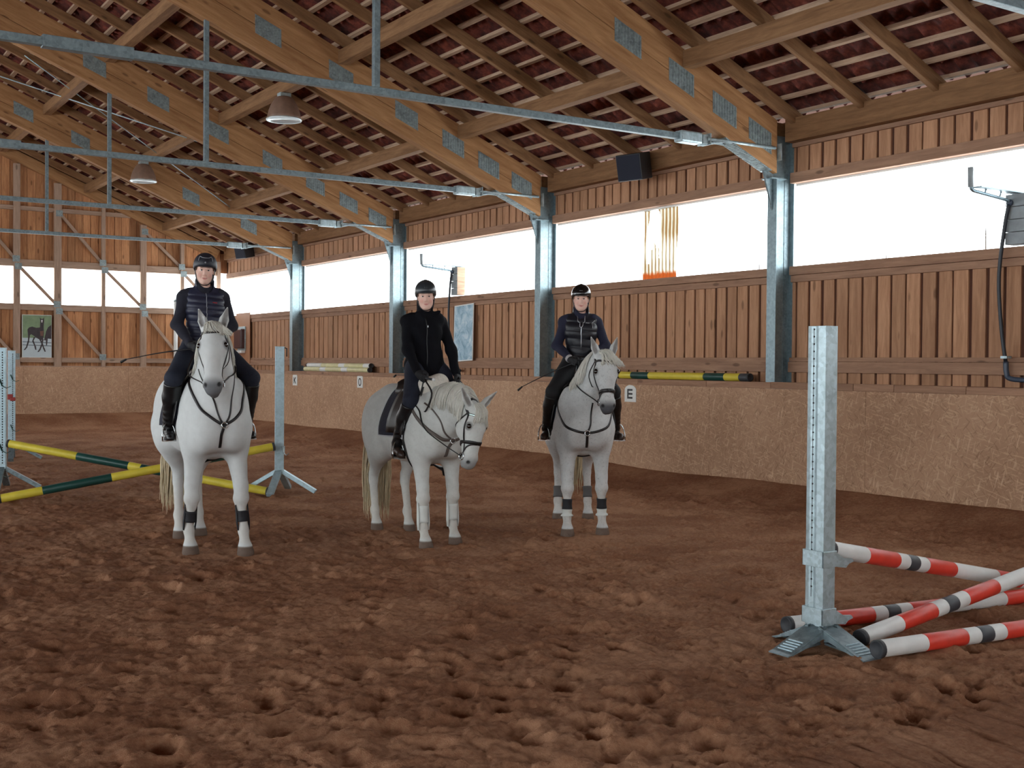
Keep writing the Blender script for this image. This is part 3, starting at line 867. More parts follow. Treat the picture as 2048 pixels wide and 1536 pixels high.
class Horse: pass
def make_horse(loc, yaw, S, hoof, poll, tau, psi, label, coat, arch=.0, nb=None, neckmid=None, roll=0.0, ear_out=.0):
    h = Horse(); h.S = S; h.yaw = yaw; h.loc = loc
    root = empty('horse', (loc[0], loc[1], loc[2]), yaw, label, 'horse'); h.root = root
    b = Sdf()
    def e(c, r, k=.10, rot=None): b.ell(np.array(c) * S, np.array(r) * S, k * S, rot)
    def c(p, q, ra, rb, k=.06, flat=None, sub=False): b.cone(np.array(p) * S, np.array(q) * S, ra * S, rb * S, k * S, flat, sub)
    Y = np.array([0, 1., 0])
    # trunk
    e((-.02, 0, 1.12), (.60, .285, .335)); e((.34, 0, 1.14), (.34, .245, .36)); e((-.22, 0, 1.06), (.42, .275, .27))
    c((.38, 0, 1.47), (.02, 0, 1.40), .10, .10, .16, (Y, .75)); c((.02, 0, 1.38), (-.55, 0, 1.42), .13, .14, .16)
    e((-.55, 0, 1.22), (.36, .265, .285), .12)
    for s in (-1, 1):
        e((.46, s * .165, 1.14), (.20, .115, .34), .09)                       # shoulder
        e((.60, s * .115, 1.05), (.17, .125, .20), .07)                       # breast muscle
        e((-.62, s * .15, 1.14), (.28, .135, .30), .10)                       # rump
        e((-.80, s * .10, 1.12), (.14, .10, .24), .08)                        # buttock
    e((.62, 0, 1.10), (.16, .18, .22), .08)
    c((.845, 0, 1.16), (.80, 0, .92), .028, .035, .07, None, True)
    c((-.86, 0, 1.36), (-.94, 0, 1.22), .06, .035, .05)                       # dock of the tail
    # front legs
    h.leg = {}
    for nm, s in (('FL', 1), ('FR', -1)):
        hx, hy = hoof[nm]
        E = np.array((.47, s * .165, .98)); F = np.array((hx - .045, hy, .195)); K = E + (F - E) * .645; K[2] = .475; K[0] += .015
        c((.45, s * .175, 1.05), E + (0, 0, -.08), .13, .105, .08); c(E + (0, 0, -.06), K + (-.005, 0, .09), .098, .058, .05)
        c(K + (0, 0, .10), K + (.005, 0, .0), .056, .059, .03); e(K + (.012, 0, -.005), (.055, .060, .060), .03)
        kb = K + (-.005, 0, -.07); c(K + (-.01, 0, -.02), kb, .053, .041, .03)
        c(kb, F + (0, 0, .05), .037, .035, .03); e(F + (-.008, 0, 0), (.052, .045, .052), .03)
        P = np.array((hx - .005, hy, .095)); c(F, P, .041, .042, .02); c(P, (hx + .01, hy, .06), .046, .058, .015)
        c((hx + .005, hy, .07), (hx + .022, hy, .018), .056, .070, .012)
        h.leg[nm] = (K * S, F * S)
    for nm, s in (('HL', 1), ('HR', -1)):
        hx, hy = hoof[nm]
        T = np.array((-.40, s * .185, .98)); F = np.array((hx - .03, hy, .205)); H = np.array((hx - .085, hy * .97, .545))
        e((-.58, s * .165, 1.02), (.24, .115, .30), .10); c((-.50, s * .175, 1.02), T + (-.04, 0, -.08), .17, .125, .09)
        G = T + (H - T) * .5 + np.array((.0, 0, .02)); c(T + (-.05, 0, -.06), G, .125, .085, .08); c(G, H + (.015, 0, .05), .080, .052, .06)
        e(H + (.0, 0, 0), (.058, .048, .075), .03); c(H + (-.045, 0, .06), H + (-.04, 0, -.03), .024, .030, .03); c(G + (-.06, 0, -.02), H + (-.045, 0, .06), .035, .02, .04)
        c(H + (.0, 0, -.05), F + (0, 0, .05), .044, .038, .03); e(F + (-.008, 0, 0), (.053, .046, .054), .03)
        P = np.array((hx + .005, hy, .10)); c(F, P, .042, .043, .02); c(P, (hx + .02, hy, .06), .046, .057, .015)
        c((hx + .015, hy, .07), (hx + .03, hy, .018), .055, .067, .012)
        h.leg[nm] = (H * S, F * S)
    # neck and head
    PO = np.array(poll, float); h.PO = PO
    ct, st = math.cos(math.radians(tau)), math.sin(math.radians(tau)); cp, sp = math.cos(math.radians(psi)), math.sin(math.radians(psi))
    fw = np.array((cp, sp, 0)); a = fw * st + np.array((0, 0, -ct)); bb = fw * ct + np.array((0, 0, st)); l = np.cross(bb, a)
    if roll:
        cr, sr_ = math.cos(math.radians(roll)), math.sin(math.radians(roll)); a, l = a * cr + l * sr_, l * cr - a * sr_
    h.a, h.b, h.l = a, bb, l
    HW = coat.get('hw', 1.14)
    def HD(u, v, w): return PO + a * u + bb * v + l * (w * HW)
    h.HD = lambda u, v, w: HD(u, v, w) * S
    RH = np.stack([a, bb, l])
    N0 = np.array(nb if nb else (.44, 0, 1.24)); N2 = HD(.06, -.09, 0)
    N1 = np.array(neckmid) if neckmid else N0 + (N2 - N0) * .5 + np.array((.0, 0, arch))
    Q = spline([N0, N1, N2], 6); rs = np.interp(np.linspace(0, 1, 6), [0, .35, .7, 1], [.275, .215, .165, .115])
    for i in range(5): c(Q[i], Q[i+1], rs[i], rs[i+1], .08, (Y + 0 * l, .60))
    h.neck = Q; h.neckr = rs
    e(HD(.095, -.005, 0), (.125, .095, .088), .05, RH)
    c(HD(.06, .045, 0), HD(.27, .045, 0), .060, .055, .05)
    for s in (-1, 1):
        e(HD(.185, .040, s * .070), (.052, .036, .034), .03, RH)
        e(HD(.205, -.070, s * .050), (.118, .098, .048), .05, RH)
        e(HD(.505, .028, s * .036), (.042, .028, .026), .03, RH)
    c(HD(.20, .015, 0), HD(.46, .012, 0), .096, .068, .05, (l, .9))
    c(HD(.24, -.10, 0), HD(.49, -.045, 0), .055, .040, .05, (l, .8))
    e(HD(.50, -.005, 0), (.078, .066, .066), .04, RH); e(HD(.556, .0, 0), (.038, .048, .050), .03, RH); e(HD(.548, -.058, 0), (.042, .032, .040), .02, RH)
    body_only = len(b.p)
    h.skin = b
    skin = Sdf(); skin.p = list(b.p)
    for s in (-1, 1):
        skin.ell(np.array(HD(.525, .050, s * .046)) * S, np.array((.021, .013, .011)) * S, .012, RH, True)
        # ears: hollow cones turned forwards
        A = HD(.015, -.015, s * .055); T = HD(-.165, .015, s * (.070 + ear_out)); m = A + (T - A) * .42
        skin.cone(A * S, m * S, .036 * S, .037 * S, .03); skin.cone(m * S, T * S, .037 * S, .006 * S, .01)
        o = bb * .028 + l * s * .012
        skin.cone((A + (T - A) * .22 + o) * S, (A + (T - A) * .48 + o) * S, .018 * S, .024 * S, .008, None, True)
        skin.cone((A + (T - A) * .48 + o) * S, (A + (T - A) * .90 + o * .7) * S, .024 * S, .004 * S, .008, None, True)
    skin.cone((HD(.575, -.033, -.05)) * S, (HD(.575, -.033, .05)) * S, .007 * S, .007 * S, .006, None, True)
    V, Qd = skin.mesh(.0088, smooth=2)
    # true coat colours: white hair, slate skin on the muzzle and round the eyes, horn hooves, stable-stained knees and hocks
    base = np.array(coat['white']); col = np.tile(base, (len(V), 1))
    U = (V / S - PO) @ a; Vv = (V / S - PO) @ bb; Wv = (V / S - PO) @ l
    hd = (np.abs(Wv) < .10) * (Vv > -.125) * (Vv < .12) * (U < .62)
    mz = sstep(U + .25 * np.maximum(0, -Vv), .44, .54) * hd * coat.get('muzzle', .85)
    col = col * (1 - mz[:, None]) + np.array(sr(70, 72, 78)[:3]) * mz[:, None]
    for s in (-1, 1):
        d = np.linalg.norm(V / S - HD(.187, .046, s * .09), axis=1); k = (1 - sstep(d, .030, .050))[:, None] * .7
        col = col * (1 - k) + np.array(sr(64, 62, 66)[:3]) * k
        A = HD(.015, -.015, s * .055); T = HD(-.165, .015, s * (.070 + ear_out)); ax = T - A
        t = ((V / S - A) @ ax) / (ax @ ax); dd = np.linalg.norm(V / S - (A + np.outer(np.clip(t, .15, .9), ax) + bb * .020 + l * s * .01), axis=1)
        k = ((1 - sstep(dd, .016, .028)) * (t > .1) * (t < .93) * .7)[:, None]
        col = col * (1 - k) + np.array(sr(96, 88, 86)[:3]) * k
        d = np.linalg.norm((V / S - HD(.522, .052, s * .046)), axis=1); k = (1 - sstep(d, .012, .024))[:, None] * .9
        col = col * (1 - k) + np.array(sr(26, 24, 26)[:3]) * k
    z = V[:, 2] / S
    k = (1 - sstep(z, .068, .082))[:, None]; col = col * (1 - k) + np.array(sr(104, 88, 78)[:3]) * k
    k = ((1 - sstep(z, .30, .62)) * sstep(z, .08, .12))[:, None] * .22; col = col * (1 - k) + np.array(sr(196, 176, 150)[:3]) * k
    h.body = mesh_obj('body', V, Qd, coat['mat'], root, col)
    for s in (-1, 1):
        p = h.HD(.187, .052, s * .083); MB().ball(p, .026 * S, 14, 10).build('eye', MT['eye'], root)
    return h

def put_strap(h, name, pts, w, t, mat, n=30, off=.001, sdf=None, close=False):
    P, nn = strap(sdf or h.skin, pts, n, w, t, off)
    if close: P[-1] = P[0]; nn[-1] = nn[0]
    return MB().tube([tuple(p) for p in P], 1.0, 8, True, (w, t), True, [tuple(v) for v in nn]).build(name, mat, h.root)

def shell(h, name, xs, phis, off, thick, mat, zc=1.10, trim=None):
    """a padded cloth laid over the trunk; phis in degrees from the spine, x may vary with phi"""
    nx, npn = len(xs), len(phis); S = h.S; P = []
    for i, x in enumerate(xs):
        for ph in phis:
            r = math.radians(ph); P.append((x * S, math.sin(r) * .36 * S, (zc + math.cos(r) * .42) * S))
    P = np.array(P); A = h.skin.snap(P, off, 12); B = h.skin.snap(P, off + thick, 12)
    n = nx * npn; fs = []
    def id(i, j, k): return k * n + i * npn + j
    for i in range(nx - 1):
        for j in range(npn - 1):
            fs.append((id(i,j,1), id(i,j+1,1), id(i+1,j+1,1), id(i+1,j,1))); fs.append((id(i,j,0), id(i+1,j,0), id(i+1,j+1,0), id(i,j+1,0)))
    for i in range(nx - 1):
        for j in (0, npn - 1): fs.append((id(i,j,0), id(i+1,j,0), id(i+1,j,1), id(i,j,1)))
    for j in range(npn - 1):
        for i in (0, nx - 1): fs.append((id(i,j,0), id(i,j+1,0), id(i,j+1,1), id(i,j,1)))
    V = np.concatenate([A, B])
    m = MB(); m.add(V, fs, True); o = m.build(name, mat, h.root)
    edge = [B[i * npn] for i in range(nx)], [B[i * npn + npn - 1] for i in range(nx)], [B[j] for j in range(npn)], [B[(nx - 1) * npn + j] for j in range(npn)]
    if trim:
        for q in edge:
            MB().tube([tuple(p) for p in q], .006, 6).build('piping', trim, o)
    return o

def saddlery(h, pad=True, trim=None, fleece=False, sx=0.0):
    S = h.S; ph = list(np.linspace(-98, 98, 29))
    shell(h, 'saddle_cloth', list(np.linspace(sx - .34, sx + .30, 12)), ph, .003, .014, MT['pad'], trim=trim)
    for s in (-1, 1):
        shell(h, 'saddle_flap', list(np.linspace(sx - .10, sx + .33, 8)), [s * x for x in np.linspace(18, 92, 9)], .022, .014, MT['leather'])
    b = Sdf(); zt = 1.50
    p = lambda x, y, z: (np.array((x + sx, y, z)) * S)
    b.cone(p(.16, 0, zt + .045), p(-.02, 0, zt + .012), .055 * S, .085 * S, .05); b.cone(p(-.02, 0, zt + .012), p(-.20, 0, zt + .045), .085 * S, .10 * S, .06)
    b.cone(p(.18, -.07, zt + .03), p(.18, .07, zt + .03), .045 * S, .045 * S, .04); b.ell(p(-.24, 0, zt + .075), np.array((.04, .15, .045)) * S, .05)
    for s in (-1, 1): b.cone(p(.14, s * .08, zt), p(-.2, s * .11, zt - .01), .06 * S, .07 * S, .04)
    V, Q = b.mesh(.012, smooth=2); mesh_obj('saddle', V, Q, MT['leather'], h.root)
    if fleece:
        b = Sdf(); b.chain([p(.31, -.17, zt - .06), p(.33, -.08, zt + .06), p(.32, .06, zt + .085), p(.28, .16, zt - .01)], [.05, .075, .08, .05], .05)
        V, Q = b.mesh(.012, smooth=1); mesh_obj('sheepskin_roll', V, Q, MT['fleece'], h.root)
    # girth round the belly
    ring = [(sx + .25, math.sin(math.radians(a)) * .40, 1.08 + math.cos(math.radians(a)) * .42) for a in np.linspace(80, 280, 13)]
    put_strap(h, 'girth', [np.array(q) * S for q in ring], .085, .014, MT['leather'], 40)

def breastplate(h, mat, pts_r, pts_l, ring, down, w=.024, martingale=None):
    for q in (pts_r, pts_l): put_strap(h, 'breast_strap', [np.array(p) * h.S for p in q] + [np.array(ring) * h.S], w, .007, mat, 26)
    put_strap(h, 'chest_strap', [np.array(ring) * h.S] + [np.array(p) * h.S for p in down], w, .007, mat, 14)
    P, n = strap(h.skin, [np.array(ring) * h.S, np.array(ring) * h.S + .001], 2, 0, .01)
    MB().tube([tuple(P[0] + n[0] * .004 + np.array((0, .024 * math.cos(a), .024 * math.sin(a)))) for a in np.linspace(0, 2 * math.pi, 15)], .006, 6).build('breast_ring', MT['steel'], h.root)
    for q in (martingale or []): put_strap(h, 'martingale_strap', [np.array(ring) * h.S] + [np.array(p) * h.S for p in q], .015, .006, mat, 20)

def bridle(h, noseband=True, flash=False, brow='black', mat=None, cavesson_u=.395):
    mat = mat or MT['leather']; HD = h.HD; S = h.S; hd = h.skin
    def loop(name, u0, u1, w, close=True, vc=-.03, t=.006):
        pts = []
        for a in np.linspace(0, 2 * math.pi, 17):
            v = math.cos(a); pts.append(HD(u0 + (u1 - u0) * (1 - v) / 2, vc + .11 * v, .10 * math.sin(a)))
        return put_strap(h, name, pts, w, t, mat, 44, close=True)
    put_strap(h, 'browband', [HD(.075, .03, -.105), HD(.085, .075, -.06), HD(.100, .10, 0), HD(.085, .075, .06), HD(.075, .03, .105)], .020, .008, MT['bling'] if brow == 'bling' else mat, 22)
    put_strap(h, 'headpiece', [HD(.075, .02, -.105), HD(.03, -.03, -.085), HD(-.01, -.08, 0), HD(.03, -.03, .085), HD(.075, .02, .105)], .026, .007, mat, 24)
    put_strap(h, 'throat_lash', [HD(.07, .0, -.105), HD(.17, -.12, -.09), HD(.24, -.19, 0), HD(.17, -.12, .09), HD(.07, .0, .105)], .013, .006, mat, 26)
    if noseband: loop('noseband', cavesson_u - .02, cavesson_u + .03, .030, t=.009)
    if flash: loop('flash_strap', cavesson_u - .005, .505, .014)
    for s in (-1, 1):
        put_strap(h, 'cheekpiece', [HD(.075, .02, s * .105), HD(.22, .0, s * .10), HD(.38, -.02, s * .085), HD(.465, -.028, s * .065)], .016, .007, mat, 22)
        P = hd.snap([HD(.475, -.030, s * .08)], .006)[0]; h.bit = getattr(h, 'bit', {}); h.bit[s] = P
        MB().tube([tuple(P + h.a * (.032 * S * math.cos(q)) + h.b * (.032 * S * math.sin(q))) for q in np.linspace(0, 2 * math.pi, 15)], .005, 6).build('bit_ring', MT['steel'], h.root)
    MB().tube([tuple(h.bit[-1]), tuple(HD(.50, -.035, 0)), tuple(h.bit[1])], .007, 6).build('bit_mouthpiece', MT['steel'], h.root)

def rein(h, s, via, hand, mat=None):
    P = spline([h.bit[s]] + [np.array(p) for p in via] + [np.array(hand)], 26)
    d = h.skin(P); g = h.skin.grad(P); P = P + g * np.maximum(0, .012 - d)[:, None]
    MB().tube([tuple(p) for p in P], 1.0, 6, True, (.016, .006)).build('rein', mat or MT['leather'], h.root)

def legwrap(h, nm, z0, z1, mat, name='brushing_boot', strike=False, bulge=.012):
    K, F = h.leg[nm]; S = h.S
    if nm[0] == 'H': K = K + np.array((.0, 0, -.05))
    def at(z): t = (z * S - F[2]) / (K[2] - F[2]); return F + (K - F) * t
    pts = [at(z) for z in np.linspace(z0, z1, 7)]; pts = np.array(pts)
    rs = np.array([.052, .050, .047, .046, .047, .049, .051]) * S + bulge - .01
    if z0 < .2: rs[:2] += .01
    mb = MB(); mb.tube([tuple(p) for p in pts], list(rs), 14).build(name, mat, h.root)
    if strike:
        for s in (-1, 1):
            q = [at(z0 - .07) + np.array((.0, s * .048, 0)), at(z0) + np.array((.0, s * .052, 0)), at(z1 + .06) + np.array((-.005, s * .05, 0))]
            MB().tube([tuple(x) for x in q], [.8, 1, .7], 8, True, (.05, .012), True, (0, s, 0)).build('boot_guard', mat, h.root)

def mane(h, side, n, length, mat, t0=.30, t1=1.0, spread=.03, fl=True, fl_len=.26, fl_side=.3, seed=1, lie=.05):
    r = np.random.RandomState(seed); S = h.S; paths = []
    Q = h.neck; rs = h.neckr
    n = int(n * 2.4)
    for i in range(n):
        t = t0 + (t1 - t0) * (i + r.rand()) / n
        c = np.array([np.interp(t * 5, range(6), Q[:, k]) for k in range(3)]); rad = np.interp(t * 5, range(6), rs)
        k = min(4, int(t * 5)); d = vnorm(Q[k + 1] - Q[k]); up = vnorm(np.array((0, 0, 1.)) - d * d[2]) if abs(d[2]) < .97 else vnorm(np.array((-1., 0, 0)))
        sd = np.array((0, side * (1 if r.rand() < .93 else -1), 0.))
        ln = length * r.uniform(.6, 1.1) * (1.0 if t > .2 else .6)
        p = (c + up * rad * .97 + sd * r.uniform(-.01, .02)); pts = [p]
        for q in range(1, 8):
            f = q / 7
            v = sd * (.75 * (1 - f) + .05) + np.array((0, 0, -1)) * (.25 + f) + d * r.uniform(-.1, .2) + r.normal(0, .06, 3)
            pts.append(pts[-1] + vnorm(v) * ln / 7)
        P = np.array(pts) * S; D = h.skin(P); g = h.skin.grad(P); P = P + g * np.maximum(0, r.uniform(.004, .022) - D)[:, None]
        paths.append(spline(P, 10))
    strands('mane', paths, .0062, mat, h.root, n=4)
    if fl:
        paths = []
        for i in range(110):
            w = r.uniform(-.035, .035); P = []
            for q in range(8):
                f = q / 7; P.append(h.HD(-.01 + .02 * (f < .2) + fl_len * f * r.uniform(.75, 1.0), .055 + .02 * math.sin(f * 3) - .03 * (f < .1), w * (1 + 1.5 * f) + fl_side * .1 * f + r.normal(0, .003)))
            P = np.array(P); P = spline(P, 9); D = h.skin(P); g = h.skin.grad(P); P = P + g * np.maximum(0, r.uniform(.003, .018) - D)[:, None]
            paths.append(P)
        strands('forelock', paths, .0045, mat, h.root, n=4)

def tail(h, length, mat, seed=3, dy=0.0, width=.09, fwd=.0):
    r = np.random.RandomState(seed); S = h.S; paths = []
    for i in range(260):
        a = r.uniform(0, 6.28); q = math.sqrt(r.rand()); o = np.array((math.cos(a) * .03, math.sin(a) * .045, 0)) * q
        p0 = np.array((-.91, 0, 1.30 - r.uniform(0, .14))) + o; ln = length * r.uniform(.72, 1.0); P = []
        for k in range(9):
            f = k / 8; wd = width * (math.sin(min(1, f * 1.35) * math.pi * .62))
            P.append(p0 + np.array((-.06 * math.sin(f * 2.2) + fwd * f, dy * f, -ln * f)) + np.array((math.cos(a), math.sin(a), 0)) * q * wd + r.normal(0, .004, 3))
        paths.append(spline(np.array(P) * S, 11))
    strands('tail', paths, .0085, mat, h.root, n=4)
# ---- the three greys
def heading(x, y): return math.atan2(y, x)
WH = sr(204,208,208)[:3]
H1 = make_horse((3.375, 10.31, -.008), heading(-.1, -.995), 1.03, dict(FL=(.66, .205), FR=(.44, -.20), HL=(-.60, .10), HR=(-.50, -.10)),
    (.93, -.125, 1.885), 24, -21, 'white horse at left facing the camera head on, bridled, its face hiding the rider behind', dict(white=WH, mat=coatmat('white coat', .05)), arch=.05, ear_out=.03, roll=3.5)
H2 = make_horse((5.235, 9.73, -.008), heading(-.064, -.998), .93, dict(FL=(.53, .185), FR=(.65, -.19), HL=(-.50, .15), HR=(-.74, -.12)),
    (1.20, .065, 1.385), -4, 14, 'white horse in the middle with its head hung low and a long cream tail', dict(white=sr(200,203,200)[:3], mat=coatmat('white coat lightly flecked', .07, dapple=.12), muzzle=.55), neckmid=(.84, .04, 1.37), nb=(.46, 0, 1.24), ear_out=.13, roll=-6)
H3 = make_horse((7.02, 9.54, -.008), heading(-.51, -.86), .97, dict(FL=(.52, .185), FR=(.61, -.175), HL=(-.62, .16), HR=(-.62, -.17)),
    (.93, .145, 1.815), 12, 8, 'flea bitten grey horse at right beside the letter E, black straps on its nose', dict(white=sr(196,199,199)[:3], mat=coatmat('flecked grey coat', .08, dapple=.34), muzzle=.95, hw=1.26), arch=.06, ear_out=.035)
for h, kw in ((H1, dict(sx=.03)), (H2, dict(sx=.10, fleece=True, trim=MT['pad_trim'])), (H3, dict(sx=.02))): saddlery(h, **kw)
bridle(H1, noseband=False, brow='black'); bridle(H2, flash=True, brow='bling', cavesson_u=.35); bridle(H3, flash=True)
breastplate(H1, MT['leather'], [(.38, -.20, 1.50), (.55, -.215, 1.38), (.68, -.18, 1.24), (.76, -.10, 1.15)], [(.38, .20, 1.50), (.55, .20, 1.38), (.68, .17, 1.24), (.76, .10, 1.15)], (.80, 0, 1.09), [(.80, -.01, 1.0), (.74, -.02, .88)],
    martingale=[[(.80, -.06, 1.20), (.77, -.11, 1.36), (.68, -.15, 1.55)], [(.80, .06, 1.20), (.77, .11, 1.36), (.70, .14, 1.52)]])
breastplate(H2, MT['leather_brown'], [(.42, -.20, 1.38), (.60, -.22, 1.22), (.76, -.12, 1.08)], [(.42, .20, 1.38), (.60, .22, 1.22), (.76, .12, 1.08)], (.82, .02, 1.02), [(.78, .0, .95), (.70, 0, .86)], w=.03,
    martingale=[[(.82, -.08, 1.12), (.80, -.14, 1.25), (.62, -.2, 1.42)]])
breastplate(H3, MT['leather'], [(.36, -.22, 1.40), (.55, -.24, 1.22), (.70, -.15, 1.08)], [(.36, .22, 1.40), (.55, .24, 1.22), (.70, .15, 1.08)], (.80, .0, 1.03), [(.79, -.0, .95), (.72, 0, .86)],
    martingale=[[(.82, .03, 1.15), (.84, .05, 1.32)]])
for nm in ('FL', 'FR'):
    legwrap(H1, nm, .27, .36, MT['boot_black'], strike=True); legwrap(H2, nm, .24, .40, MT['boot_white'], strike=True); legwrap(H3, nm, .26, .36, MT['boot_black'])
    legwrap(H3, nm, .19, .255, MT['boot_white'], 'fetlock_boot', bulge=.012)
for nm in ('HL', 'HR'): legwrap(H3, nm, .24, .36, MT['boot_grey'], 'fetlock_boot')
mane(H1, 1, 150, .28, MT['hair_white'], fl_len=.13, fl_side=.6, seed=2)
mane(H2, -1, 170, .24, MT['hair_white'], fl_len=.20, fl_side=.2, seed=3)
mane(H3, -1, 170, .34, MT['hair_white'], fl_len=.17, fl_side=.6, seed=4, t0=.40)
tail(H1, 1.02, MT['hair_cream'], 3, -.06, .10); tail(H2, 1.12, MT['hair_cream'], 4, -.03, .11); tail(H3, .95, MT['hair_cream'], 5, 0, .09)
# ------------------------------------------------------------------ riders
MT['skin'] = coatmat('skin', .03, 30, .55, 0, .05)
MT['breeches'] = plain('dark riding breeches', sr(26,32,48), .85, var=.15, vscale=50, bmp=.2)
MT['breeches_black'] = plain('black riding breeches', sr(17,18,22), .8, var=.15, vscale=50, bmp=.2)
MT['jacket_navy'] = plain('dark navy knit', sr(28,29,42), .9, var=.15, vscale=40, bmp=.25)
MT['jacket_black'] = plain('black softshell', sr(13,14,20), .85, spec=.15, var=.2, vscale=14, bmp=.3)
MT['sleeve_blue'] = plain('deep blue sleeve', sr(24,26,50), .85, var=.15, vscale=40, bmp=.2)
MT['vest_navy'] = plain('navy quilted vest', sr(34,38,60), .5, var=.12, vscale=20, bmp=.2)
MT['vest_black'] = plain('glossy black quilted vest', sr(20,22,32), .46, var=.15, vscale=20, bmp=.2)
MT['boot'] = plain('black riding boot', sr(16,17,20), .38, var=.2, vscale=25)
MT['boot_brown'] = plain('dark brown boot foot', sr(48,33,27), .42, var=.25, vscale=25)
MT['glove'] = plain('black riding glove', sr(18,18,22), .75)
MT['helmet_navy'] = plain('matt navy helmet', sr(28,32,44), .5, spec=.5)
MT['helmet_grey'] = plain('dark grey helmet', sr(44,50,56), .32)
MT['helmet_black'] = plain('glossy black helmet', sr(18,19,22), .16, spec=.7)
MT['trim_grey'] = plain('silver grey trim', sr(140,144,150), .4)
MT['lip_red'] = plain('red embroidery', sr(150,40,52), .7)
MT['silver'] = plain('silver zip', sr(190,194,200), .3, .8)
MT['eye_white'] = plain('eye white', sr(215,210,205), .3)
MT['iris'] = plain('dark iris', sr(38,34,34), .2)
MT['hair_brown'] = plain('brown hair', sr(92,62,44), .6, var=.2, vscale=40)
MT['hair_blond'] = plain('ginger blond hair', sr(150,104,70), .6, var=.2, vscale=40)
MT['cuff'] = plain('pale cuff', sr(180,176,178), .8)

class Rider: pass
def rz(a):
    c, s = math.cos(a), math.sin(a); return np.array(((c, -s, 0), (s, c, 0), (0, 0, 1)))
def make_rider(horse, seat, label, twist, lean, arm, leg, headyaw, headpitch, K=1.0, headroll=0.0):
    """seat: horse-local point under the pelvis; arm/leg: joints relative to the seat, horse axes; K body scale"""
    r = Rider(); r.h = horse
    ch, shh = math.cos(horse.yaw), math.sin(horse.yaw)
    wx = horse.loc[0] + seat[0] * ch - seat[1] * shh; wy = horse.loc[1] + seat[0] * shh + seat[1] * ch
    r.seat = np.array(seat)
    root = empty('person', (wx, wy, horse.loc[2] + seat[2]), horse.yaw, label, 'person'); r.root = root
    T = rz(math.radians(twist)); ln = math.radians(lean)
    Rl = np.array(((math.cos(ln), 0, math.sin(ln)), (0, 1, 0), (-math.sin(ln), 0, math.cos(ln))))
    A = T @ Rl; r.A = A
    def t(p): return A @ (np.array(p, float) * K)
    r.t = t
    def torso(s, g, k=.06):
        s.ell(t((0, 0, .10)), np.array((.125, .175, .125)) * K + g, k, A.T); s.ell(t((.015, 0, .25)), np.array((.105, .140, .16)) * K + g, k, A.T)
        s.ell(t((.0, 0, .42)), np.array((.115, .150, .165)) * K + g, k, A.T); s.cone(t((-.012, -.115, .538)), t((-.012, .115, .538)), .055 * K + g, .055 * K + g, k)
        s.ell(t((.045, .065, .42)), np.array((.07, .075, .075)) * K + g, k, A.T); s.ell(t((.045, -.065, .42)), np.array((.07, .075, .075)) * K + g, k, A.T)
    def neck(s, g): s.cone(t((-.012, 0, .54)), t((.008, 0, .68)), .062 * K + g, .056 * K + g, .04)
    def arms(s, g, k=.03, wrist=1.0, fold=0):
        for sd, q in arm.items():
            S_, E_, W_ = [np.array(x, float) * K for x in q]; W2 = E_ + (W_ - E_) * wrist
            s.cone(t(np.array((-.012, sd * .125, .530))), S_, .055 * K + g, .052 * K + g, .04); s.cone(S_, E_, .052 * K + g, .043 * K + g, k); s.cone(E_, W2, .046 * K + g, .033 * K + g, k)
    def legs(s, g, upto=1.0):
        for sd, q in leg.items():
            Hp, Kn, An, Toe = [np.array(x, float) * K for x in q]
            s.cone(Hp, Kn, .102 * K + g, .074 * K + g, .06); s.cone(Kn, Kn + (An - Kn) * .25 * upto, .064 * K + g, .062 * K + g, .03)
    def calves(s, g):
        for sd, q in leg.items():
            Hp, Kn, An, Toe = [np.array(x, float) * K for x in q]
            C = Kn + (An - Kn) * .38 + np.array((-.015, 0, 0)); s.cone(Kn + (An - Kn) * .10, C, .058 * K + g, .059 * K + g, .03); s.cone(C, An, .059 * K + g, .040 * K + g, .03)
    def feet(s, g):
        for sd, q in leg.items():
            Hp, Kn, An, Toe = [np.array(x, float) * K for x in q]; d = vnorm(Toe - An)
            s.cone(An, An + np.array((-.02, 0, -.05)), .040 * K + g, .038 * K + g, .02)
            s.cone(An + np.array((-.02, 0, -.055)), Toe + np.array((0, 0, -.02)), .036 * K + g, .034 * K + g, .02)
    hy = rz(math.radians(headyaw)); hp = math.radians(headpitch); hr = math.radians(headroll)
    HR = hy @ np.array(((math.cos(hp), 0, math.sin(hp)), (0, 1, 0), (-math.sin(hp), 0, math.cos(hp)))) @ np.array(((1, 0, 0), (0, math.cos(hr), -math.sin(hr)), (0, math.sin(hr), math.cos(hr))))
    HC = t((.02, 0, .755)); r.HR, r.HC = HR, HC
    hk = K * .98
    def H(x, y, z): return HC + HR @ (np.array((x, y, z)) * hk)
    r.H = H
    R3 = HR.T
    s = Sdf(); torso(s, -.012); arms(s, -.012); legs(s, -.012); calves(s, -.012); feet(s, -.008); neck(s, -.006)
    E3 = lambda v: np.array(v) * hk
    s.ell(H(-.012, 0, .045), E3((.094, .075, .090)), .03, R3); s.ell(H(.028, 0, -.03), E3((.064, .058, .084)), .04, R3)
    s.cone(H(.0, 0, -.06), H(.062, 0, -.096), .046 * hk, .022 * hk, .04); s.ell(H(.076, 0, -.103), E3((.016, .017, .014)), .02, R3)
    for y in (-1, 1):
        s.ell(H(.056, y * .037, -.040), E3((.030, .026, .028)), .025, R3); s.cone(H(-.005, y * .043, -.055), H(.055, y * .018, -.097), .028 * hk, .018 * hk, .03)
        s.ell(H(-.002, y * .074, -.012), E3((.022, .010, .031)), .008, R3)
        s.ell(H(.098, y * .031, .004), E3((.016, .018, .010)), .012, R3, True)
    s.cone(H(.078, -.036, .020), H(.078, .036, .020), .009 * hk, .009 * hk, .02)
    s.cone(H(.084, 0, .010), H(.103, 0, -.034), .0075 * hk, .0105 * hk, .014)
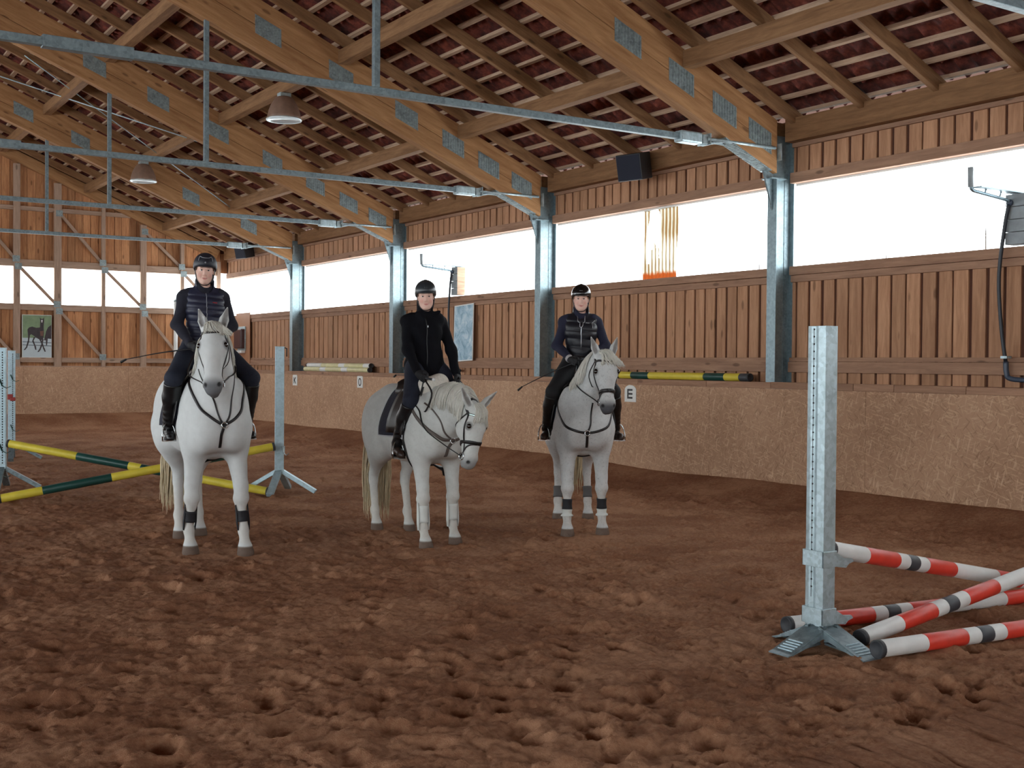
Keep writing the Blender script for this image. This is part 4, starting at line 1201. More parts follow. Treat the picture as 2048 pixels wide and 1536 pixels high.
    for y in (-1, 1): s.ell(H(.096, y * .010, -.040), E3((.009, .007, .007)), .008, R3); s.ell(H(.089, y * .026, -.0685), E3((.006, .006, .005)), .006, R3, True); s.ell(H(.0915, y * .031, .0125), E3((.008, .016, .0045)), .006, R3)
    s.ell(H(.092, 0, -.068), E3((.011, .026, .0065)), .006, R3); s.ell(H(.089, 0, -.081), E3((.011, .020, .0075)), .007, R3)
    s.ell(H(.108, 0, -.0745), E3((.012, .024, .0022)), .003, R3, True)
    for y in (-1, 1): s.ell(H(.088, y * .0285, -.0665), E3((.006, .0045, .0045)), .006, R3, True)
    # hands: palm, four bent fingers of unequal length, thumb closing on top
    r.hand = {}
    gls = []
    for sd, q in arm.items():
        gl = Sdf(); gls.append(gl)
        Wp, Kd = np.array(q[2], float) * K, np.array(q[1], float) * K
        d = vnorm(Wp - Kd); d = vnorm(d + np.array((.35, -sd * .15, 0.1))); up = vnorm(np.array((0, 0, 1.)) + d * .2 - d * np.dot(d, np.array((0, 0, 1.)) + d * .2)); n = np.cross(d, up) * (sd)
        if np.dot(n, np.array((0, -sd, 0))) < 0: n = -n
        Rm = np.stack([d, n, up]); h8 = K * .95
        def P(x, y, z): return Wp + (d * x + n * y + up * z) * h8
        for S_, g in ((s, 0.0), (gl, .003)):
            S_.ell(P(.048, .0, .0), np.array((.050, .019, .041)) * h8 + g, .015, Rm); S_.cone(P(-.03, 0, 0), P(.02, 0, 0), .030 * K + g, .030 * K + g, .02)
            for off, lf, rr in ((.030, .92, .0098), (.0105, 1.05, .0102), (-.0095, .98, .0098), (-.0285, .78, .0088)):
                a = P(.086, -.004, off); b = P(.086 + .030 * lf, .014, off * 1.02); c = P(.086 + .018 * lf, .040 * lf, off); e = P(.066, .036 * lf, off * .98)
                S_.chain([a, b, c, e], [rr + g, rr + g, rr * .95 + g, rr * .85 + g], .004)
            S_.chain([P(.026, .010, .030), P(.060, .022, .050), P(.092, .034, .046)], [.014 + g, .011 + g, .0095 + g], .008)
        r.hand[sd] = P(.090, .020, .0); r.handframe = (d, n, up)
    V, Q = s.mesh(.0050, smooth=1)
    sk = np.array(sr(228,188,172)[:3]); col = np.tile(sk, (len(V), 1))
    loc = ((V - HC) @ HR) / hk
    def blob(c, rad, colr, am):
        nonlocal col
        d = np.sqrt((((loc - np.array(c)) / np.array(rad)) ** 2).sum(1)); k = ((1 - sstep(d, .55, 1.0)) * am)[:, None]; col = col * (1 - k) + np.array(sr(*colr)[:3]) * k
    blob((.105, 0, -.075), (.03, .025, .0105), (188,98,100), .75)
    for y in (-1, 1):
        blob((.10, y * .022, -.0705), (.03, .010, .005), (188,98,100), .6)
        blob((.07, y * .042, -.042), (.04, .026, .024), (222,152,140), .45); blob((.09, y * .033, .024), (.03, .021, .0042), (130,92,72), .65); blob((.09, y * .031, .004), (.03, .019, .010), (150,112,104), .6)
    r.body = mesh_obj('body', V, Q, MT['skin'], root, col); r.skin = s
    for y in (-1, 1):
        MB().ball(H(.0775, y * .031, .004), .0115 * hk, 12, 8).build('eye', MT['eye_white'], root)
        MB().ball(H(.0845, y * .031, .003), .0073 * hk, 10, 6).build('iris', MT['iris'], root)
    for gl in gls: V, Q = gl.mesh(.0050, smooth=1); mesh_obj('glove', V, Q, MT['glove'], root)
    r.torso, r.arms, r.legs, r.calves, r.feet, r.neck = torso, arms, legs, calves, feet, neck; r.K = K; r.leg = leg; r.arm = arm; r.hk = hk
    return r

def garment(r, name, s, mat, h=.0075, smooth=2):
    V, Q = s.mesh(h, smooth=smooth); return mesh_obj(name, V, Q, mat, r.root)
def folds(r, am=.005, f=34, seed=0):
    def fn(P, d):
        q = P @ r.A; return d + am * (np.sin(q[..., 2] * f + 5 * q[..., 1] * (1 if seed else -1) + 2.2 * np.sin(q[..., 1] * 17 + seed)) * np.sin(q[..., 0] * 11 + q[..., 1] * 9 + seed))
    return fn
def dress(r, top, vest=None, trousers=None, foot=None, collar=True, high=False, sleeve=.95, quilt=.058):
    t = r.t; r.quilt = quilt
    s = Sdf(); r.torso(s, .004); r.arms(s, .006, wrist=sleeve)
    s.cone(t((-.012, 0, .56)), t((.002, 0, (.70 if high else .70))), .075 * r.K, (.084 if high else .080) * r.K, .03)
    s.cone(t((.014, 0, .665 if high else .655)), t((.018, 0, .82)), .060 * r.K, .074 * r.K, .01, None, True)
    if not vest: s.ell(t((.01, 0, .06)), np.array((.145, .185, .14)) * r.K, .08, r.A.T); s.ell(t((.02, 0, .22)), np.array((.125, .155, .16)) * r.K, .06, r.A.T)
    s.plane(t((0, 0, -.01 if not vest else .04)), -r.A[:, 2], .01); s.mod(folds(r, .006, 30, 1))
    if high:
        s.cone(t((.03, .075, .585)), t((.055, .125, .615)), .030 * r.K, .016 * r.K, .02); s.cone(t((.05, -.05, .585)), t((.06, -.085, .60)), .030 * r.K, .018 * r.K, .02)
    garment(r, 'jacket', s, top); r.cloth = s
    s = Sdf(); r.legs(s, .003); s.ell(t((0, 0, .09)), np.array((.125, .172, .12)) * r.K, .05); s.mod(folds(r, .003, 40, 2)); garment(r, 'breeches', s, trousers or MT['breeches'], .009)
    for sd in (1, -1):
        q = [np.array(x, float) * r.K for x in r.leg[sd]]
        s = Sdf(); C = q[1] + (q[2] - q[1]) * .38 + np.array((-.015, 0, 0)); U = q[1] + (q[2] - q[1]) * .10
        s.cone(U, C, .080 * r.K, .077 * r.K, .03); s.cone(C, q[2], .077 * r.K, .056 * r.K, .03); s.cone(q[2], q[2] + np.array((-.02, 0, -.045)), .047 * r.K, .042 * r.K, .02)
        if not foot: foot_s = s
        else: foot_s = Sdf(); foot_s.cone(q[2] + np.array((0, 0, -.01)), q[2] + np.array((-.02, 0, -.045)), .047 * r.K, .044 * r.K, .02)
        foot_s.cone(q[2] + np.array((-.025, 0, -.052)), q[3] + np.array((0, 0, -.02)), .041 * r.K, .039 * r.K, .02)
        foot_s.cone(q[3] + np.array((0, 0, -.03)), q[3] + np.array((.03, 0, -.032)), .036 * r.K, .026 * r.K, .02)
        foot_s.plane(q[3] + np.array((0, 0, -.055)), np.array((.0, 0, -1.)), .006)
        s.plane(U, (q[1] - q[2]), .008)
        s.mod(lambda P, d: d + .0025 * np.sin(P[..., 2] * 120 + 3 * np.sin(P[..., 0] * 30)) * sstep(-P[..., 2], .3, .6))
        o = garment(r, 'riding_boot', s, MT['boot'], .0075)
        if foot: mesh_obj('shoe', *foot_s.mesh(.0065, smooth=2), foot, o)
        hb = MB(); a = q[2] + np.array((-.045, 0, -.10)); hb.box(a + np.array((-.022, -.034, -.016)), a + np.array((.03, .034, .012))); hb.build('heel', MT['boot'], o, bevel=.005)
        # stirrup iron and its leather belong to the saddle
        h = r.h; S = r.seat; B = q[3] + S + np.array((-.055, 0, -.058)); top = B + np.array((-.03, 0, .155)); w = .056
        ir = MB(); P = [B + np.array((0, w * math.cos(a), (.155 if math.sin(a) > 0 else 0) * math.sin(a) ** .8 if math.sin(a) > 0 else 0)) + np.array((-.03, 0, 0)) * max(0, math.sin(a)) for a in np.linspace(0, math.pi, 15)]
        ir.tube([tuple(p) for p in P], .0062, 8); ir.box(B + np.array((-.026, -w, -.008)), B + np.array((.026, w, .004))); ir.build('stirrup', MT['steel'], h.root)
        up = np.array((S[0] + .06, sd * .22 * h.S, 1.30 * h.S)); up = h.skin.snap([up], .045)[0]; mid = np.array((S[0] + .08, sd * .36 * h.S, 1.05 * h.S)); mid = h.skin.snap([mid], .03)[0]
        MB().tube([tuple(up), tuple(mid), tuple(top)], 1.0, 8, True, (.024, .006), True, (0, sd, 0)).build('stirrup_leather', MT['leather'], h.root)
    if vest:
        s = Sdf(); r.torso(s, .016)
        s.cone(t((-.012, 0, .56)), t((.004, 0, .65)), .080 * r.K, .090 * r.K, .03)
        s.cone(t((.014, 0, .585)), t((.03, 0, .74)), .066 * r.K, .074 * r.K, .01, None, True)
        s.cone(t((.07, 0, .56)), t((.12, 0, .70)), .022 * r.K, .09 * r.K, .01, None, True)
        for sd in (1, -1):
            q = [np.array(x, float) * r.K for x in r.arm[sd]]
            a = t((-.012, sd * .215, .56)); s.cone(a, q[0] + (q[1] - q[0]) * .25 + np.array((0, sd * .02, 0)), .078 * r.K, .085 * r.K, .01, None, True); s.cone(q[0] + (q[1] - q[0]) * .2 + np.array((0, sd * .03, 0)), q[1] + np.array((0, sd * .03, 0)), .078 * r.K, .062 * r.K, .01, None, True)
        s.plane(t((0, 0, .05)), -r.A[:, 2], .01)
        def quilt(P, d):
            q = P @ r.A / r.K; return d - .009 * (1 - sstep(q[..., 2], .535, .57)) * np.abs(np.sin((q[..., 2] + .012 * np.sin(q[..., 1] * 9)) * math.pi / r.quilt)) ** .7 + .004
        s.mod(quilt); garment(r, 'vest', s, vest, .006, 1); r.cloth = s

def onchest(r, pts, w, mat, name, n=14, flat=None, off=.003):
    """piping or zip lying on the clothes; pts in torso axes"""
    P = spline([r.t(p) for p in pts], n); P = r.cloth.snap(P, off)
    if flat: MB().tube([tuple(p) for p in P], 1.0, 8, True, flat, True, [tuple(v) for v in r.cloth.grad(P)]).build(name, mat, r.root)
    else: MB().tube([tuple(p) for p in P], w, 6).build(name, mat, r.root)

def helmet(r, mat, style):
    H, R3, hk = r.H, r.HR.T, r.hk; E3 = lambda v: np.array(v) * hk
    s = Sdf(); s.ell(H(-.012, 0, .058), E3((.125, .104, .108)), .02, R3); s.ell(H(-.05, 0, .02), E3((.085, .092, .08)), .04, R3)
    s.plane(H(.06, 0, .028), r.HR @ np.array((.30, 0, -1.)), .008)
    s.plane(H(-.09, 0, -.045), r.HR @ np.array((-.3, 0, -1.)), .01)
    s.ell(H(.0, 0, .02), E3((.092, .080, .10)), .006, R3, True)
    V, Q = s.mesh(.0055, smooth=2); o = mesh_obj('helmet', V, Q, mat, r.root)
    b = Sdf(); b.ell(H(.092, 0, .037), E3((.058, .080, .009)), .01, R3); b.plane(H(.06, 0, .03), r.HR @ np.array((-1, 0, 0)), .01)
    V, Q = b.mesh(.004, smooth=1); mesh_obj('peak', V, Q, mat, o)
    for y in (-1, 1):
        P = [H(.015, y * .092, .03), H(.012, y * .086, -.03), H(.03, y * .062, -.085), H(.055, y * .022, -.122), H(.06, 0, -.126)]
        P = r.skin.snap(spline(P, 14), .004); MB().tube([tuple(p) for p in P], 1.0, 8, True, (.014, .005), True, [tuple(v) for v in r.skin.grad(P)]).build('chin_strap', MT['black'], o)
        P = [H(-.06, y * .088, .0), H(-.02, y * .088, -.04), H(.015, y * .078, -.062)]
        P = r.skin.snap(spline(P, 10), .004); MB().tube([tuple(p) for p in P], 1.0, 8, True, (.012, .005), True, [tuple(v) for v in r.skin.grad(P)]).build('side_strap', MT['black'], o)
    if style == 'trim':
        P = s.snap(spline([H(.085, -.062, .085), H(.075, -.055, .13), H(.09, -.03, .115), H(.098, 0, .112), H(.09, .03, .115), H(.075, .055, .13), H(.085, .062, .085)], 40), .002)
        MB().tube([tuple(p) for p in P], .0035, 6).build('piping', MT['trim_grey'], o)
        p = s.snap([H(.115, 0, .072)], .001)[0]; MB().ball(p, .008, 10, 6).build('badge', MT['trim_grey'], o)
    else:
        P = s.snap(spline([H(-.12, 0, .10), H(-.01, 0, .17), H(.11, 0, .08)], 20), .001)
        MB().tube([tuple(p) for p in P], 1.0, 8, True, (.03, .004), True, [tuple(v) for v in s.grad(P)]).build('centre_strip', mat, o)

def hair(r, mat, low=-.09):
    H, R3, hk = r.H, r.HR.T, r.hk; E3 = lambda v: np.array(v) * hk
    s = Sdf(); s.ell(H(-.05, 0, .0), E3((.062, .080, .085)), .02, R3); s.ell(H(-.085, 0, low), E3((.035, .045, .05)), .04, R3)
    for y in (-1, 1): s.cone(H(.02, y * .072, .02), H(-.02, y * .074, -.03), .010 * hk, .012 * hk, .02)
    V, Q = s.mesh(.006, smooth=1); mesh_obj('hair', V, Q, mat, r.root)

def whip(root_loc, pts, label):
    root = empty('riding_whip', root_loc, 0, label, 'riding whip')
    P = [np.array(p) - np.array(root_loc) for p in pts]
    MB().tube([tuple(p) for p in spline(P, 16)], list(np.linspace(.007, .0035, 16)), 6).build('shaft', MT['black'], root)
    d = vnorm(P[1] - P[0]); MB().tube([tuple(P[0] - d * .20), tuple(P[0] + d * .02)], .011, 8).build('handle', MT['rubber'], root)
    MB().ball(tuple(P[0] - d * .21), .016, 10, 6).build('pommel', MT['white'], root)
    MB().tube([tuple(P[-1]), tuple(P[-1] + d * .05 - np.array((0, 0, .02)))], [.008, .012], 6).build('lash', MT['black'], root)

def legs_at(Kn, An, Toe):
    return {s: ((.03, s * .105, .07), (Kn[0], s * Kn[1], Kn[2]), (An[0], s * An[1], An[2]), (Toe[0], s * Toe[1], Toe[2])) for s in (1, -1)}
R1 = make_rider(H1, (.03, 0, 1.715), 'rider on the left horse in a navy quilted vest, helmet with grey trim', -4, 2,
    {-1: ((-.01, -.172, .515), (.03, -.242, .27), (.27, -.175, .09)), 1: ((-.01, .172, .515), (.04, .24, .27), (.27, .05, .08))},
    legs_at((.36, .335, -.20), (.17, .335, -.63), (.31, .352, -.685)), -12, 2, K=1.0, headroll=-3)
dress(R1, MT['jacket_navy'], MT['vest_navy'], MT['breeches']); helmet(R1, MT['helmet_navy'], 'trim'); hair(R1, MT['hair_brown'])
R2 = make_rider(H2, (.11, .035, 1.54), 'rider on the middle horse in a plain black high collared jacket and dark grey helmet', -16, 3,
    {-1: ((-.02, -.175, .515), (.10, -.222, .25), (.29, -.20, .03)), 1: ((.0, .175, .515), (.10, .235, .25), (.27, .215, .0))},
    legs_at((.33, .285, -.22), (.09, .315, -.645), (.22, .335, -.705)), -24, 2, K=.98, headroll=2)
dress(R2, MT['jacket_black'], None, MT['breeches'], MT['boot_brown'], high=True); helmet(R2, MT['helmet_grey'], 'plain'); hair(R2, MT['hair_brown'])
R3 = make_rider(H3, (.02, 0, 1.59), 'smiling rider on the right horse in a shiny black vest over dark blue sleeves', -3, 2,
    {-1: ((-.01, -.172, .515), (.03, -.25, .265), (.26, -.13, .12)), 1: ((-.01, .172, .515), (.05, .26, .27), (.28, .03, .10))},
    legs_at((.33, .31, -.21), (.13, .355, -.60), (.27, .395, -.655)), -6, 0, K=.96, headroll=0)
dress(R3, MT['sleeve_blue'], MT['vest_black'], MT['breeches_black'], MT['boot_brown'], quilt=.085); helmet(R3, MT['helmet_black'], 'plain'); hair(R3, MT['hair_blond'])
onchest(R1, [(.2, .0, .60), (.2, .0, .50), (.2, .0, .36), (.2, 0, .22)], .003, MT['trim_grey'], 'zip')
onchest(R1, [(.2, .055, .468), (.2, .115, .468)], 1, MT['lip_red'], 'chest_embroidery', 8, (.009, .002))
onchest(R2, [(.2, .0, .60), (.2, .0, .45), (.2, 0, .25), (.2, 0, .1)], .004, MT['black'], 'zip')
onchest(R2, [(.2, .012, .515), (.2, .010, .485)], .005, MT['silver'], 'zip_pull', 5, None, .006)
onchest(R3, [(.15, .055, .60), (.2, .025, .53), (.2, .0, .46), (.2, 0, .25)], .0035, MT['silver'], 'zip'); onchest(R3, [(.15, -.055, .60), (.2, -.025, .53), (.2, -.0, .47)], .0035, MT['silver'], 'collar_zip')
onchest(R3, [(.1, .155, .56), (.15, .135, .50), (.15, .13, .46)], .0035, MT['silver'], 'shoulder_piping')
onchest(R3, [(.2, .05, .525), (.2, .11, .528)], 1, MT['trim_grey'], 'chest_embroidery', 8, (.008, .002))
w = np.array(R3.arm[-1][2]) * R3.K; e_ = np.array(R3.arm[-1][1]) * R3.K; d_ = vnorm(w - e_)
MB().tube([tuple(w - d_ * .035), tuple(w - d_ * .005)], .040, 12).build('cuff', MT['cuff'], R3.root)

# reins from bit to hand (saddle axes = horse axes)
def hand_in_horse(r, s): return r.hand[s] + r.seat
def toworld(h, p): c, s = math.cos(h.yaw), math.sin(h.yaw); return (h.loc[0] + p[0] * c - p[1] * s, h.loc[1] + p[0] * s + p[1] * c, h.loc[2] + p[2])
for h, r, slack in ((H1, R1, .06), (H3, R3, .03)):
    for s in (-1, 1):
        hd = hand_in_horse(r, s); b = h.bit[s]; m = b + (hd - b) * .5 + np.array((0, s * .10, -slack))
        rein(h, s, [m], hd)
for s in (-1, 1):
    hd = hand_in_horse(R2, s); b = H2.bit[s]
    rein(H2, s, [b + np.array((-.16, s * .10, .10)), b + np.array((-.38, s * .17, .22)), hd + np.array((.10, s * .09, -.30)), hd + np.array((.0, s * .05, -.22))], hd)
# the loose bight of the rein hanging in a loop beside the neck
hd = hand_in_horse(R2, -1)
MB().tube([tuple(p) for p in spline([hd, hd + np.array((.10, -.03, -.03)), hd + np.array((.20, -.02, -.14)), hd + np.array((.13, -.05, -.30)), hd + np.array((.02, -.06, -.25)), hd + np.array((.03, -.02, -.08))], 24)], 1.0, 6, True, (.016, .006)).build('rein', MT['leather'], H2.root)
for h, r, s, tip, lab in ((H1, R1, -1, (-.25, -.55, -.10), 'thin black whip held by the rider on the left horse'), (H3, R3, -1, (-.20, -.52, -.25), 'black whip with a pale knob in the gloved hand of the right rider'), (H2, R2, -1, (-.68, .02, .02), 'long dark whip lying across the back of the middle horse')):
    p0 = hand_in_horse(r, s); p1 = p0 + np.array(tip); dd = (p1 - p0)
    a, b_ = toworld(h, p0), toworld(h, p1)
    whip(a, [a, tuple((np.array(a) + np.array(b_)) / 2 + np.array((0, 0, .01))), b_], lab)
# ------------------------------------------------------------------ jumps, poles and fittings
MT['p_white'] = plain('pole white', sr(222,224,222), .45, var=.06, vscale=9)
MT['p_red'] = plain('pole red', sr(218,62,46), .42, var=.1, vscale=9)
MT['p_grey'] = plain('pole dark grey', sr(62,66,72), .5, var=.1, vscale=9)
MT['p_yellow'] = plain('pole yellow', sr(214,196,66), .48, var=.08, vscale=9)
MT['p_green'] = plain('pole dark green', sr(20,68,62), .4, var=.15, vscale=9)
MT['p_pale'] = plain('pole pale yellow', sr(212,206,160), .55, var=.12, vscale=9)
MT['stand_blue'] = galv('pale blue zinc', sr(176,200,210), .12)
MT['red_clip'] = plain('red plastic', sr(150,50,46), .5)
PM = {'W': 'p_white', 'R': 'p_red', 'K': 'p_grey', 'Y': 'p_yellow', 'G': 'p_green', 'P': 'p_pale'}
def pole(p0, p1, bands, label, group, r=.05, cap='rubber', roll=0):
    m, Lg = frame(p0, p1); mb = MB(); keys = []; x = 0; n = 20
    mats = []
    for k, ln in bands:
        if x >= Lg - .01: break
        e = min(x + ln, Lg)
        if PM[k] not in mats: mats.append(PM[k])
        mb.cur = mats.index(PM[k]); mb.tube([(x, 0, 0), (x + .004, 0, 0), (e - .004, 0, 0), (e, 0, 0)], [r - .0012, r, r, r - .0012], n); x = e
    o = mb.build('jump_pole', [MT[k] for k in mats]); o.matrix_basis = m
    tag(o, label, 'jump pole', group)
    for a, s in ((0, -1), (x, 1)):
        c = MB(); c.lathe([(r + .002, -.022), (r + .002, .008), (r - .006, .010), (r - .010, .002), (.008, .002)], (a, 0, 0), (s, 0, 0), 20)
        c.build('end_cap', MT[cap], o)
    return o
RW = [('W', .36), ('R', .33), ('W', .11), ('K', .11), ('W', .11), ('R', .33), ('W', .55), ('R', .33), ('W', .11), ('K', .11), ('W', .11), ('R', .33), ('W', .36)]
g = 'red and white jump poles at the right'
pole((5.285, 4.705, .575), (7.95, 4.96, .052), RW, 'red white and grey banded pole held up in the cup of the near stand', g)
pole((5.33, 5.07, .052), (8.45, 4.74, .052), RW, 'red white pole on the sand passing behind the near stand', g)
pole((5.43, 4.585, .055), (8.40, 4.675, .42), RW, 'red white pole leaning across another pole, rising to the right', g)
pole((5.265, 4.325, .066), (8.30, 4.075, .052), RW, 'red white pole nearest the camera, flat on the sand', g)
g = 'yellow and green jump poles'
pole((2.655, 15.72, .60), (5.28, 13.62, .055), [('Y', .92), ('G', .68), ('Y', .16), ('G', .68), ('Y', 1.2)], 'yellow green pole slanting down from the left stand to the sand', g)
pole((2.33, 14.38, .055), (5.39, 13.72, .60), [('Y', .47), ('G', .77), ('Y', .80), ('G', .77), ('Y', .6)], 'yellow green pole slanting up to the cup of the middle stand', g)
pole((10.36, 10.52, 1.503), (10.36, 13.75, 1.503), [('K', .16), ('Y', .27), ('G', .38), ('Y', 1.12), ('G', .38), ('Y', .27), ('K', .16), ('Y', 2)], 'yellow green pole lying on the ledge behind the letter E', 'poles lying on the kickboard ledge')
pole((10.33, 21.15, 1.503), (10.33, 24.45, 1.503), [('P', 1.0), ('W', .3), ('P', .8), ('W', .3), ('P', 2)], 'faded pale yellow pole on the ledge, lower of the pair', 'poles lying on the kickboard ledge')
pole((10.385, 21.2, 1.588), (10.385, 24.4, 1.588), [('W', .3), ('P', .9), ('W', .3), ('P', .9), ('W', 2)], 'faded pale yellow pole on the ledge, upper of the pair', 'poles lying on the kickboard ledge')

def foot_arm(root, ang, z0, ln, wdt, mat, rib=True, drop=0.0, r0=.04):
    d = Vector((math.cos(ang), math.sin(ang), 0)); s = Vector((-d.y, d.x, 0)); t = .006
    a = d * r0 + Vector((0, 0, z0)); b = d * ln + Vector((0, 0, .012 - drop)); mb = MB()
    e = d * (ln + .03) + Vector((0, 0, .006 - drop))
    for (p, q) in ((a, b), (b, e)):
        vs = [p - s * wdt/2, p + s * wdt/2, q + s * wdt/2, q - s * wdt/2]; up = Vector((0, 0, t))
        mb.add([v + up for v in vs] + [v - up * .2 for v in vs], [(0,1,2,3),(7,6,5,4),(0,4,5,1),(1,5,6,2),(2,6,7,3),(3,7,4,0)], False)
    for k in (-1, 1):      # folded side flanges
        p, q = a + s * (k * wdt/2), b + s * (k * wdt/2)
        mb.add([p, q, q - Vector((0,0,.004)), p - Vector((0,0,.05)), p + s*k*.004, q + s*k*.004, q + s*k*.004 - Vector((0,0,.004)), p + s*k*.004 - Vector((0,0,.05))],
               [(0,1,2,3),(7,6,5,4),(0,4,5,1),(1,5,6,2),(2,6,7,3),(3,7,4,0)], False)
    # brace under the arm
    mb.beam(d * .03 + Vector((0,0,.03)), b - Vector((0,0,.004)), .03, .012)
    o = mb.build('foot', mat, root)
    if rib:
        rb = MB()
        for k in range(5):
            f = .62 + .075 * k; c = a + (b - a) * f + Vector((0, 0, .007)); rb.beam(c - s * wdt * .36, c + s * wdt * .36, .008, .006)
        rb.build('grip_ribs', MT['stand_blue'], o)
    return o
def near_stand():
    root = empty('jump_stand', (5.235, 4.70, .0), 0, 'tall galvanised jump stand nearest the camera, with red white pole in its cup', 'jump stand', 'jump stands')
    mb = MB(); H0, H1 = .12, 1.885
    # folded column: perforated face with a central crease, plain face beside it
    mb.prism([(-.055, -.05), (.045, -.05), (.045, .09), (-.050, .09), (-.060, .055), (-.047, .03), (-.056, .005)], (0, 0, H0), (1,0,0), (0,1,0), (0, 0, H1 - H0))
    mb.build('column', MT['galv_light'], root, bevel=.002)
    h = MB()
    for k in range(36):
        z = .36 + k * .043; h.lathe([(.006, 0), (.006, .004)], (-.051, .042, z), (-1, 0, 0), 8)
    h.build('pin_holes', MT['black'], root)['kind'] = 'stuff'
    MB().box((-.054, .0405, .3), (-.0500, .0435, 1.87)).build('hole_slot', MT['black'], root)
    for ang, ln in ((math.pi, .33), (-math.pi/2, .34), (math.pi/2, .30), (0, .26)): foot_arm(root, ang, .135, ln, .15, MT['galv'])
    for z, rot in ((.53, 0), (.195, 0)):
        c = MB(); c.box((-.068, -.062, z - .05), (.0485, -.051, z + .045)); c.box((-.068, -.062, z - .05), (-.060, .10, z + .045)); c.box((-.068, .092, z - .05), (.05, .10, z + .045))
        cup = c.build('cup_collar', MT['galv_light'], root, bevel=.003)
        t = MB(); t.prism([(0, -.05), (.0, .03), (.06, -.005), (.13, -.012), (.145, -.03), (.06, -.052)], (.048, -.062, z), (1,0,0), (0,0,1), (0, .012, 0))
        t.prism([(0, -.01), (.03, -.045), (.09, -.055), (.12, -.03), (.12, -.04), (.09, -.065), (.025, -.056), (-.005, -.02)], (.05, -.05, z), (1,0,0), (0,0,1), (0, .09, 0)); t.build('cup_tongue', MT['galv_light'], cup)
def slim_stand(loc, rot, Ht, label, perforated=False, clip=False, armang=0.0):
    root = empty('jump_stand', loc, rot, label, 'jump stand', 'jump stands'); mb = MB()
    w = .057
    mb.prism([(-w, -w), (w, -w), (w, w), (-w, w)], (0, 0, .27), (1,0,0), (0,1,0), (0, 0, Ht - .27)); mb.build('column', MT['stand_blue'], root, bevel=.004)
    for k in range(4):
        a = armang + k * math.pi / 2; d = Vector((math.cos(a), math.sin(a), 0))
        m2 = MB(); m2.beam(d * .03 + Vector((0, 0, .285)), d * .46 + Vector((0, 0, .03)), .085, .05); m2.build('foot', MT['stand_blue'] if not perforated else MT['galv'], root, bevel=.004)
    if perforated:
        h = MB()
        for k in range(44):
            z = .34 + k * .0325
            h.box((.012, -w - .002, z), (.026, -w + .004, z + .019))
        h.build('slot_row', MT['black'], root)['kind'] = 'stuff'
    for z in ((.54,) if not perforated else (.53, 1.35, .22)):
        c = MB(); c.tube([(w - .01 if not perforated else -.01, -w - .01, z + .06), (.02 if perforated else w + .0, -w - .02, z - .03), (.07 if perforated else w + .03, -w - .02, z - .055), (.12 if perforated else w + .06, -w - .02, z - .03)], 1.0, 8, True, (.06, .008), True, (0, 0, 1)); c.build('cup', MT['galv_plate'] if not perforated else MT['p_green'], root)
    if clip:
        MB().box((-.02, -w - .05, .98), (.06, -w, 1.04)).box((-.06, -w - .03, 1.0), (.02, -w - .01, 1.09)).build('safety_clip', MT['red_clip'], root, bevel=.008)
    cap = MB().box((-w - .003, -w - .003, Ht - .004), (w + .003, w + .003, Ht + .006)); cap.build('top_cap', MT['stand_blue'], root)
    if not perforated: MB().tube([(w * .6, 0, Ht), (w + .03, -.02, Ht - .02), (w + .03, -.03, Ht - .12)], .008, 6).build('pin_chain', MT['black'], root)
near_stand()
slim_stand((5.50, 13.82, 0), -.38, 1.84, 'slim pale zinc jump stand just right of the left horse', armang=-.25)
slim_stand((2.60, 15.88, 0), -.30, 1.80, 'pale perforated jump stand cut by the left photo edge', perforated=True)
slim_stand((3.52, 20.55, 0.0), -.2, 1.80, 'pale perforated jump stand with a red clip, just inside the left photo edge', perforated=True, clip=True)
root = empty('white_pole', (8.98, 29.62, .22), 0, 'tall white pole standing before the gable wall behind the left rider', 'pole')
MB().tube([(0, 0, 0), (0, 0, 2.96)], .05, 14).build('shaft', MT['p_white'], root); MB().lathe([(.056, 2.95), (.056, 2.99), (.03, 3.01)], (0, 0, 0)).build('cap', MT['galv_light'], root)

# ---- arena letters
def letter(ch, y, z, w, h, label, round_top=False):
    root = empty('arena_letter', (10.222, y, z), 0, label, 'letter sign', 'arena letters')
    pts = [(-w/2, -h/2), (w/2, -h/2), (w/2, h/2 - (.07 if round_top else .02))]
    if round_top: pts += [(w/2 * math.cos(a), h/2 - .07 + .07 * math.sin(a)) for a in np.linspace(.25, math.pi - .25, 9)]
    else: pts += [(w/2 - .03, h/2), (-w/2 + .03, h/2)]
    pts += [(-w/2, h/2 - (.07 if round_top else .02))]
    MB().prism(pts, (-.001, 0, 0), (0,-1,0), (0,0,1), (-.006, 0, 0)).build('plate', MT['white'], root)
    mb = MB(); lw = .026; gh = h * .58; gw = w * .40; z0 = -gh/2 - .005
    def st(a, b): mb.beam((-.0085, -a[0], a[1]), (-.0085, -b[0], b[1]), .004, lw, up=(0, b[1] - a[1], b[0] - a[0]) if False else (0, (b[1]-a[1]), (b[0]-a[0])))
    if ch == 'E':
        st((-gw/2, z0), (-gw/2, z0 + gh)); [st((-gw/2 + lw/2, q), (gw/2, q)) for q in (z0 + lw/2, z0 + gh/2, z0 + gh - lw/2)]
    if ch == 'K':
        st((-gw/2, z0), (-gw/2, z0 + gh)); st((-gw/2, z0 + gh * .42), (gw/2, z0 + gh)); st((-gw/2 + .03, z0 + gh * .55), (gw/2, z0))
    if ch == 'O':
        pt = [(-.0085, gw * .52 * math.sin(a), gh/2 * math.cos(a) - .005) for a in np.linspace(0, 2 * math.pi, 25)]
        mb.tube(pt, 1.0, 8, True, (lw, .004), False, (-1, 0, 0))
    mb.build('glyph', MT['black'], root)
letter('K', 24.75, 1.245, .26, .24, 'white plate with black letter K on the kickboard, right of the slim stand')
